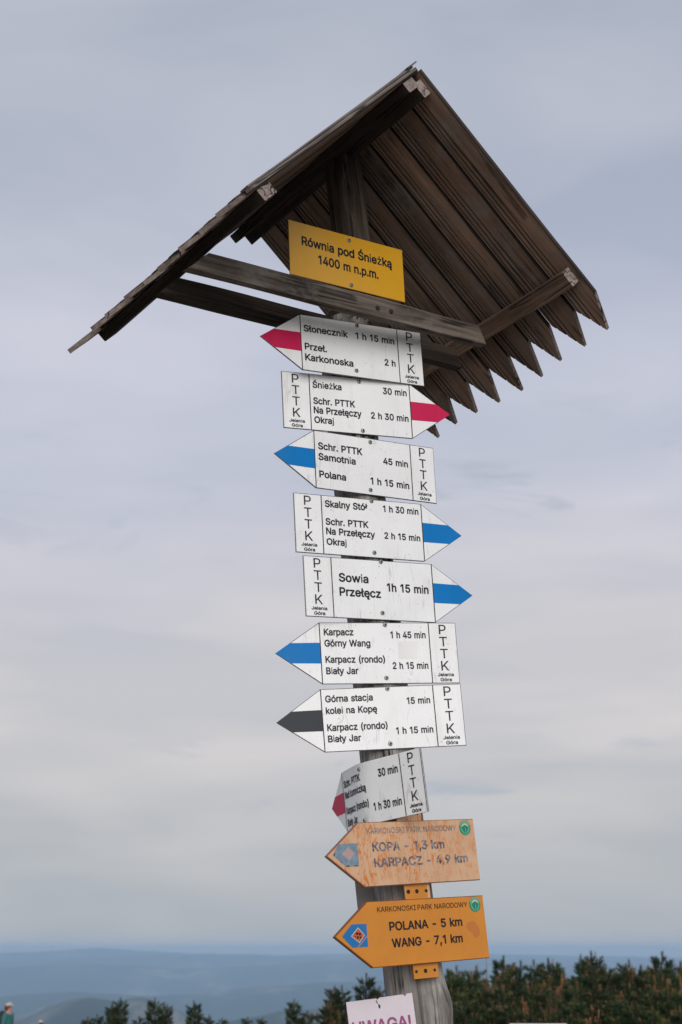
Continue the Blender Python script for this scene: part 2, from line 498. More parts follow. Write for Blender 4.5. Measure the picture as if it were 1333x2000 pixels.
# ridge lines far off: bearing in degrees from the view direction, height in degrees below eye level
RIDGES = [
    (7400, 900, [(-60, 2.6), (-25, 2.8), (-13, 2.75), (-11.5, 2.45), (-10.4, 2.15), (-9.6, 1.78), (-9.0, 1.58), (-8.4, 1.50), (-7.9, 1.58), (-7.45, 1.68), (-7.1, 1.56), (-6.6, 1.53), (-6.1, 1.68), (-5.2, 2.05), (-4.2, 2.35), (-3.3, 2.25), (-2, 2.0), (0, 1.85), (3, 1.95), (8, 2.1), (20, 2.4), (60, 2.7)]),
    (13500, 1500, [(-60, 1.7), (-20, 1.75), (-12, 1.55), (-9, 1.35), (-6.5, 1.5), (-4.8, 1.45), (-3, 1.25), (-1, 1.1), (2, 1.0), (6, 1.15), (12, 1.3), (60, 1.6)]),
    (19500, 1800, [(-60, 0.9), (-20, 0.8), (-12, 0.66), (-10, 0.5), (-8.6, 0.46), (-7, 0.52), (-5, 0.62), (-3, 0.55), (-1.4, 0.40), (1, 0.32), (4, 0.36), (7, 0.52), (12, 0.6), (30, 0.8), (60, 0.9)]),
    (23500, 1900, [(-60, 0.5), (-20, 0.42), (-12, 0.40), (-9.5, 0.30), (-8, 0.22), (-6, 0.16), (-3.5, 0.15), (-1, 0.22), (3, 0.25), (6, 0.26), (9, 0.30), (14, 0.3), (60, 0.45)]),
    (27000, 1700, [(-60, 0.2), (-20, 0.16), (-12, 0.12), (-10, 0.06), (-8.8, -0.02), (-7.9, -0.04), (-6.8, 0.03), (-5, 0.12), (-2, 0.16), (2, 0.12), (5, 0.13), (7.5, 0.19), (9.5, 0.22), (12, 0.26), (20, 0.25), (60, 0.2)]),
]


def near_z(x, y):
    r = sqrt(x * x + y * y)
    z = -0.032 * max(0.0, y - 10) + 0.05 * min(0.0, max(x, -40))
    if y < -20: z += -0.02 * (-20 - y)
    z += 0.10 * noise.noise(Vector((x * 0.13, y * 0.13, 0))) * min(1, r / 8)
    z += -0.5 * exp(-((x + 12.4) ** 2 + (y - 70) ** 2) / 9.0)
    return z


def terr_z(x, y):
    r = sqrt(x * x + y * y)
    z = near_z(x, y) if r < 400 else near_z(x * 400 / r, y * 400 / r)
    if r > 62:
        z -= 0.0009 * (min(r, 560) - 62) ** 2 + max(0, r - 560) * 0.35
    n = noise.fractal(Vector((x / 1500.0, y / 1500.0, 0.3)), 1.0, 2.0, 5)
    base = -500 + 45 * n
    z = max(z, base) if r > 300 else z
    if r > 2500:
        th = math.degrees(math.atan2(x, y))
        if th > 60: th = 60 - (th - 60) * 0.2
        if th < -60: th = -60 + (-60 - th) * 0.2
        for rk, wk, tab in RIDGES:
            n2 = noise.fractal(Vector((th * 0.8, rk * 0.01, 0)), 0.9, 2.1, 5)
            top = CAM_H - rk * math.tan(radians(lerp_tab(tab, th))) + n2 * rk * 0.0006
            d = (r - rk) / wk
            zz = top - (abs(d) ** 1.6) * 140 * (wk / 900.0) + 10 * n * min(1, abs(d))
            if zz > z: z = zz
    return z


def ground_material():
    m, nt, b = new_mat('plateau_and_valley_ground')
    tc = nnode(nt, 'ShaderNodeTexCoord')
    v = tc.outputs['Object']
    geo = nnode(nt, 'ShaderNodeNewGeometry')
    # near: grass and added bounce-light gravel; far: forest with pale fields
    n1 = noise_out(nt, v, 1.5, 6, 0.7)
    grass = ramp_node(nt, [(0.35, (0.055, 0.065, 0.022, 1)), (0.5, (0.10, 0.095, 0.045, 1)), (0.65, (0.17, 0.145, 0.10, 1))], n1)
    bounce_gravel = ramp_node(nt, [(0.35, (0.14, 0.125, 0.105, 1)), (0.65, (0.30, 0.27, 0.235, 1))], noise_out(nt, v, 9, 5, 0.7))  # pale ground out of view, added to bounce light onto the roof underside
    dd = nnode(nt, 'ShaderNodeVectorMath', operation='LENGTH'); nt.links.new(v, dd.inputs[0])
    dn = nnode(nt, 'ShaderNodeMath', operation='MULTIPLY_ADD'); nt.links.new(n1, dn.inputs[0]); dn.inputs[1].default_value = 3.0; nt.links.new(dd.outputs['Value'], dn.inputs[2])
    gm = nnode(nt, 'ShaderNodeMapRange'); gm.inputs[1].default_value = 14; gm.inputs[2].default_value = 16; nt.links.new(dn.outputs[0], gm.inputs[0])
    near = mixc(nt, gm.outputs[0], bounce_gravel, grass)
    n2 = noise_out(nt, mapping(nt, v, (1.0, 0.45, 1.0)), 0.0021, 7, 0.66, 0.3)
    far = ramp_node(nt, [(0.42, (0.012, 0.022, 0.014, 1)), (0.52, (0.022, 0.034, 0.018, 1)), (0.58, (0.08, 0.08, 0.055, 1)), (0.68, (0.24, 0.21, 0.16, 1))], n2)
    sep = nnode(nt, 'ShaderNodeSeparateXYZ'); nt.links.new(v, sep.inputs[0])
    mr = nnode(nt, 'ShaderNodeMapRange'); mr.inputs[1].default_value = -12; mr.inputs[2].default_value = -60
    mr.inputs[3].default_value = 0; mr.inputs[4].default_value = 1
    nt.links.new(sep.outputs['Z'], mr.inputs[0])
    sp = nnode(nt, 'ShaderNodeVectorMath', operation='LENGTH'); nt.links.new(v, sp.inputs[0])
    mr2 = nnode(nt, 'ShaderNodeMapRange'); mr2.inputs[1].default_value = 300; mr2.inputs[2].default_value = 1500
    nt.links.new(sp.outputs['Value'], mr2.inputs[0])
    mx = nnode(nt, 'ShaderNodeMath', operation='MAXIMUM'); nt.links.new(mr.outputs[0], mx.inputs[0]); nt.links.new(mr2.outputs[0], mx.inputs[1])
    c = mixc(nt, mx.outputs[0], near, far)
    nt.links.new(c, b.inputs['Base Color'])
    b.inputs['Roughness'].default_value = 0.95
    b.inputs['Specular IOR Level'].default_value = 0.1
    bump(nt, b, n1, 0.5, 0.05)
    return m


def build_ground():
    radii = [0.0]
    r = 1.0
    while r < 28500:
        radii.append(r)
        r *= 1.045 if r < 2500 else 1.022
    radii.append(28900)
    ths = []
    a = -180.0
    while a < 180 - 1e-6:
        ths.append(a)
        a += 0.12 if -14 <= a < 14 else (1.0 if -40 <= a < 40 else 4.0)
    nth = len(ths)
    verts = [(0, 0, near_z(0, 0))]
    for r in radii[1:]:
        for t in ths:
            x, y = r * sin(radians(t)), r * cos(radians(t))
            verts.append((x, y, terr_z(x, y)))
    faces = []
    for j in range(nth):
        faces.append((0, 1 + (j + 1) % nth, 1 + j))
    for i in range(1, len(radii) - 1):
        a0, b0 = 1 + (i - 1) * nth, 1 + i * nth
        for j in range(nth):
            k = (j + 1) % nth
            faces.append((a0 + j, a0 + k, b0 + k, b0 + j))
    o = mesh_obj('ground', verts, faces, ground_material(), sm=False)
    for p in o.data.polygons: p.use_smooth = True
    tag(o, kind='structure')


build_ground()


def build_haze():
    s, zb, zt = 29100.0, -620.0, 48.0
    vs = [(x, y, z) for z in (zb, zt) for y in (-s, s) for x in (-s, s)]
    fs = [(0, 2, 3, 1), (4, 5, 7, 6), (0, 1, 5, 4), (2, 6, 7, 3), (0, 4, 6, 2), (1, 3, 7, 5)]
    m = bpy.data.materials.new('haze'); m.use_nodes = True
    nt = m.node_tree; nt.nodes.clear()
    out = nt.nodes.new('ShaderNodeOutputMaterial')
    v = nt.nodes.new('ShaderNodeVolumePrincipled')
    v.inputs['Color'].default_value = (0.54, 0.76, 1.0, 1)
    v.inputs['Density'].default_value = 7.2e-5
    v.inputs['Anisotropy'].default_value = 0.0
    nt.links.new(v.outputs[0], out.inputs['Volume'])
    o = mesh_obj('haze', vs, fs, m)
    tag(o, kind='stuff')


build_haze()

# ------------------------------------------------------------------ the post's own frame (it leans a little to the left)
P0 = Vector((0.2104, 5.15, CAM_H))
S = Ry(-0.10309) @ Rx(-0.01468)
EX, EY, EZ = S.col[0].copy(), S.col[1].copy(), S.col[2].copy()


def axis(v): return P0 + EZ * v


# roof frame: x along the tie beams, y along the ridge away from the viewer, z up; origin on the ridge above the post
RR = Ry(radians(-1.8246)) @ Rx(radians(-4.4163)) @ Rz(radians(32.7779))
RO = axis(2.6863)
RU, RW, RV = RR.col[0].copy(), RR.col[1].copy(), RR.col[2].copy()
AR, AL = radians(43.059), radians(45.059)


def roof_pt(u, w, v): return RO + RU * u + RW * w + RV * v


post_root = empty('wooden_signpost', M4(S, axis(-CAM_H - 0.02)))
tag(post_root, 'weathered wooden post with a steep gabled plank roof, carrying all the trail signs', 'signpost')


def build_post():
    # v, shift along the tie beam, shift along the ridge, radius
    tab = [(-1.95, 0.0, 0, 0.115), (-1.2, 0.0, 0, 0.110), (-0.5, 0.002, 0, 0.098), (-0.30, 0.004, 0, 0.094), (-0.20, 0.004, 0, 0.091), (-0.13, 0.002, 0, 0.089), (-0.05, 0.0, 0, 0.087),
           (0.2, -0.002, 0, 0.085), (0.6, -0.004, 0, 0.084), (1.0, 0, 0, 0.082), (1.5, 0, 0, 0.081), (1.8, 0.0, 0, 0.079), (2.03, 0.0, 0, 0.078), (2.07, 0.012, -0.03, 0.074), (2.1, 0.020, -0.06, 0.066),
           (2.2, 0.024, -0.070, 0.060), (2.35, 0.026, -0.070, 0.057), (2.5, 0.027, -0.070, 0.058), (2.66, 0.027, -0.070, 0.058)]
    n, hs = 48, []
    v = -1.95
    while v < 2.655:
        hs.append(v); v += 0.022
    hs.append(2.66)
    verts, faces = [], []
    for h in hs:
        du = lerp_tab([(t[0], t[1]) for t in tab], h)
        dw = lerp_tab([(t[0], t[2]) for t in tab], h)
        r = lerp_tab([(t[0], t[3]) for t in tab], h)
        for k in range(n):
            a = 2 * pi * k / n
            # slightly squared log with long splits and a knot swelling low on its right side
            q = 1.0 + (0.035 if h < 2.0 else 0.035 + 0.07 * min(1, (h - 2.0) * 8)) * cos(4 * a + 0.6)
            f = noise.noise(Vector((cos(a) * 5.0, sin(a) * 5.0, h * 1.1))) * 0.05 + noise.noise(Vector((cos(a) * 16, sin(a) * 16, h * 1.6))) * 0.035
            knot = 0.013 * exp(-((h + 0.17) / 0.055) ** 2) * exp(-(((a + 0.35 + pi) % (2 * pi) - pi) / 0.55) ** 2)
            crk = 0.0
            for ca, c0, c1 in ((-1.35, -0.4, 0.3), (-0.85, -1.0, 0.1), (-1.9, 0.2, 1.4), (-1.5, 1.9, 2.6), (-0.7, 0.9, 2.0)):
                if c0 < h < c1:
                    d = (a - (ca + 0.08 * sin(h * 5)) + pi) % (2 * pi) - pi
                    crk += 0.012 * exp(-(d / 0.07) ** 2) * min(1, (h - c0) * 8, (c1 - h) * 8)
            rr = r * (q + f) + knot - crk
            P = Vector((cos(a) * rr + du, sin(a) * rr, h)) + S.inverted() @ (RW * dw)
            verts.append(P - Vector((0, 0, -CAM_H - 0.02)))
    for i in range(len(hs) - 1):
        for k in range(n):
            a, b = i * n + k, i * n + (k + 1) % n
            faces.append((a, b, b + n, a + n))
    faces.append(tuple(range(n))[::-1])
    faces.append(tuple((len(hs) - 1) * n + k for k in range(n)))
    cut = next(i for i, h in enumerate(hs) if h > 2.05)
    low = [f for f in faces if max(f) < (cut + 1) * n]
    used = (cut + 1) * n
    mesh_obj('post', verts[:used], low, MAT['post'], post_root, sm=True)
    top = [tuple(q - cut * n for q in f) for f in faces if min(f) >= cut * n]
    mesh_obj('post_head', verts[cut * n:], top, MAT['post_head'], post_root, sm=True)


build_post()


def rough_box(lx, ly, lz, mats, name, M, parent, seed=0, nx=14, jag=0.0016, end_slot=1, bev=0.003, cutl=0.0, cutr=0.0):
    """sawn timber along x: subdivided, slightly crooked, eased arrises, end grain in its own material.
    cutl / cutr shear the ends (mitre)."""
    pr = [(-ly / 2 + bev, -lz / 2), (ly / 2 - bev, -lz / 2), (ly / 2, -lz / 2 + bev), (ly / 2, lz / 2 - bev), (ly / 2 - bev, lz / 2), (-ly / 2 + bev, lz / 2), (-ly / 2, lz / 2 - bev), (-ly / 2, -lz / 2 + bev)]
    verts, faces, mi = [], [], []
    n = len(pr)
    for i in range(nx + 1):
        t = i / nx
        for k, (y, z) in enumerate(pr):
            x = t * lx + (1 - t) * cutl * (z / lz + 0.5) + t * cutr * (z / lz + 0.5)
            wy = noise.noise(Vector((x * 2.3, seed * 3.1, k * 0.2))) * jag * 2.2
            wz = noise.noise(Vector((x * 2.3, seed * 5.7 + 9, k * 0.2))) * jag * 2.2
            verts.append((x, y + wy, z + wz))
    for i in range(nx):
        for k in range(n):
            a, b = i * n + k, i * n + (k + 1) % n
            faces.append((a, a + n, b + n, b)); mi.append(0)
    faces.append(tuple(range(n))); mi.append(end_slot)
    faces.append(tuple(nx * n + k for k in range(n))[::-1]); mi.append(end_slot)
    return mesh_obj(name, verts, faces, mats, parent, M, mi)


# boards of the roof: where each joint runs and how far each tip reaches, as measured on this crooked roof
RJ = [-0.585, -0.465, -0.336, -0.214, -0.093, 0.029, 0.157, 0.285, 0.412, 0.528]
RT = [1.048, 1.060, 1.061, 1.077, 1.088, 1.084, 1.074, 1.072, 1.084]
RN = [0.918, 0.934, 0.930, 0.939, 0.942, 0.955, 0.949, 0.957, 0.960, 0.962]


def board(side, i, parent):
    """pointed board with moulded grooves in its underside; x runs from the ridge to the eave"""
    w0, w1 = RJ[i], RJ[i + 1]
    rnd = random.Random(31 * i + (5 if side > 0 else 77))
    if side > 0:
        tip, n0, n1, a = RT[i], RN[i], RN[i + 1], AR
        e1 = RU * cos(a) - RV * sin(a); e2 = RW
    else:
        k = 1.0 if i == 8 else 0.955 + 0.02 * rnd.random()
        tip, n0, n1, a = 1.022 * k, 0.89 * k, 0.89 * k, AL
        e1 = -RU * cos(a) - RV * sin(a); e2 = -RW
    ez = e1.cross(e2)
    wd = w1 - w0 - 0.003
    c = (w0 + w1) / 2
    th = (0.014 if side > 0 else 0.015) + 0.003 * rnd.random()
    lift = 0.0 if side > 0 else 0.0015 * (i % 2)
    M = frame(RO + RW * c + ez * lift, e1, e2, ez)
    flip = 1 if side > 0 else -1
    # profile across: (position 0..1 front to back, depth of the underside)
    gd = 0.008
    prof = [(0.0, 0.006), (0.035, 0.0)]
    for gp, gw, d in ((0.56 + 0.05 * rnd.random(), 0.016, gd * 0.8), (0.71 + 0.04 * rnd.random(), 0.019, gd), (0.87 + 0.02 * rnd.random(), 0.015, gd * 0.8)):
        prof += [(gp - gw, 0.0), (gp - gw * 0.35, d), (gp + gw * 0.35, d), (gp + gw, 0.0)]
    prof += [(0.965, 0.0), (1.0, 0.006)]
    prof += [(0.5, 0.0)]
    prof = sorted(prof)
    xs = [0.0, 0.12, 0.25, 0.4, 0.55, 0.7, 0.82, 0.9]
    verts, faces, mi = [], [], []

    def dend(t):
        if t <= 0.5: return n0 + (tip - n0) * (t / 0.5) ** 1.02
        return n1 + (tip - n1) * ((1 - t) / 0.5) ** 1.02
    tw = (rnd.random() - 0.5) * 0.006
    bow = (rnd.random() - 0.5) * 0.008
    cols = len(prof)
    rows = len(xs) + 2
    for top in (0, 1):
        for (t, d) in prof:
            y = (t - 0.5) * wd * flip
            xe = dend(t)
            for xi, x in enumerate(xs + [0.0, 0.0]):
                if xi == len(xs): x = 0.90 + (xe - 0.90) * 0.5
                elif xi == len(xs) + 1: x = xe + (noise.noise(Vector((t * 9, i * 3.3, side))) * 0.004)
                wv = noise.noise(Vector((x * 3, t * 2 + i * 5, side * 3))) * 0.0015
                zz = (th if top else d) + wv + tw * x * (t - 0.5) * 2 + bow * x * x * (0.0 if x < 0.8 else 1.0)
                verts.append((x, y, zz))
    def idx(top, cidx, r): return top * cols * rows + cidx * rows + r
    for cidx in range(cols - 1):
        for r in range(rows - 1):
            q = (idx(0, cidx, r), idx(0, cidx, r + 1), idx(0, cidx + 1, r + 1), idx(0, cidx + 1, r))
            q2 = (idx(1, cidx, r), idx(1, cidx + 1, r), idx(1, cidx + 1, r + 1), idx(1, cidx, r + 1))
            if flip > 0: q, q2 = q[::-1], q2[::-1]
            faces.append(q[::-1] if flip < 0 else q); mi.append(3 if max(prof[cidx][1], prof[cidx + 1][1]) > 0.004 else 0)
            faces.append(q2[::-1] if flip < 0 else q2); mi.append(1)
        for r in (0, rows - 1):
            faces.append((idx(0, cidx, r), idx(0, cidx + 1, r), idx(1, cidx + 1, r), idx(1, cidx, r))); mi.append(2 if r else 1)
    for cidx in (0, cols - 1):
        for r in range(rows - 1):
            faces.append((idx(0, cidx, r), idx(0, cidx, r + 1), idx(1, cidx, r + 1), idx(1, cidx, r))); mi.append(4 if side > 0 else 1)  # right slope edges take the timber with shade in its colour
    o = mesh_obj('roof_board', verts, faces, [MAT['board'], MAT['board_top'], MAT['end_dull'], MAT['groove'], MAT['shaded_timber']], parent, M, mi)
    bm = bmesh.new(); bm.from_mesh(o.data); bmesh.ops.recalc_face_normals(bm, faces=bm.faces); bm.to_mesh(o.data); bm.free()
    return o


for i in range(9):
    board(1, i, post_root)
    board(-1, i, post_root)

# covering laths over the joints on the outside, uneven in length: they make the stepped outline of the left slope
for side in (1, -1):
    a = AR if side > 0 else AL
    e1 = (RU * cos(a) * side - RV * sin(a)); e2 = RW * side; ez = e1.cross(e2)
    for i in range(1 if side > 0 else 0, 10):
        rnd = random.Random(900 + i + (50 if side > 0 else 0))
        w = RJ[i] + (0.022 if i == 0 else (-0.022 if i == 9 else 0))
        ln = 0.87 * (0.96 + 0.04 * rnd.random())
        M = frame(RO + RW * w + ez * ((0.0225 if side > 0 else 0.0215) + 0.001 * (i % 2)) + e1 * (0.012 if side < 0 else 0.020), e1, e2, ez)
        rough_box(ln, 0.044, 0.008, [MAT['board_top'], MAT['board_top']], 'cover_lath', M, post_root, seed=i + 20 * side, jag=0.0022, bev=0.002)

# ridge boards on top, lifting a little at the gable
M = frame(roof_pt(-0.002, -0.60, 0.036), RW, -RU * cos(AL) - RV * sin(AL), -RU * sin(AL) + RV * cos(AL))
M.translation = RO + RW * -0.60 + (-RU * sin(AL) + RV * cos(AL)) * 0.027 + (RU * cos(AL) + RV * sin(AL)) * -0.026
rough_box(1.12, 0.050, 0.005, [MAT['board_top'], MAT['board_top']], 'ridge_board', M, post_root, seed=3, jag=0.003)

WF, WB = -0.572, 0.520


def slope_beam(side, d0, bs, bd, name, w0, w1, seed, mt='beam'):
    a = AR if side > 0 else AL
    e1 = (RU * cos(a) * side - RV * sin(a)); ez = (RU * sin(a) * side + RV * cos(a))
    ctr = RO + e1 * (d0 + bs / 2) - ez * (bd / 2 + 0.0005) + RW * w0
    ey = ez.cross(RW)
    M = frame(ctr, RW, ey, ez)
    rough_box(w1 - w0, bs, bd, [MAT[mt], MAT['end']], name, M, post_root, seed=seed, jag=0.0025)


slope_beam(1, 0.022, 0.054, 0.037, 'ridge_beam', WF + 0.004, WB + 0.03, 1, 'shaded_timber')
slope_beam(-1, 0.032, 0.054, 0.037, 'ridge_beam', WF - 0.003, WB + 0.035, 2, 'shaded_timber')
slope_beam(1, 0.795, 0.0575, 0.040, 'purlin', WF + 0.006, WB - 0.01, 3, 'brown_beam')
slope_beam(-1, 0.795, 0.0575, 0.040, 'purlin', WF - 0.002, WB + 0.0, 4, 'shaded_timber')


def tie(wf, thick, vtop, h, name, seed, mt, ends):
    """tie beam between the two purlins, ends cut to the slope of the roof"""
    v0 = vtop - 2.6863
    left_t, left_b, right_t, right_b = ends
    org = roof_pt(left_b, wf + thick / 2, v0 - h / 2)
    M = frame(org, RU, RW, RV)
    rough_box(right_b - left_b, thick, h, [MAT[mt], MAT[mt]], name, M, post_root, seed=seed, cutl=left_t - left_b, cutr=right_t - right_b, jag=0.003, end_slot=0)


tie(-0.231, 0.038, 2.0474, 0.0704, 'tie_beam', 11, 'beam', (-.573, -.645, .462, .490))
tie(-0.042, 0.038, 2.0474, 0.0704, 'tie_beam', 12, 'shaded_timber', (-.579, -.650, .500, .528))

# two dark bolt holes in the front tie beam
for du in (0.045, 0.098):
    bm = bmesh.new()
    bmesh.ops.create_cone(bm, cap_ends=True, segments=12, radius1=0.008, radius2=0.007, depth=0.006)
    M = frame(roof_pt(du, -0.2335, 2.0474 - 2.6863 - 0.040), RU, RV, -RW)
    bm_obj('bolt', bm, MAT['hole'], post_root, M)

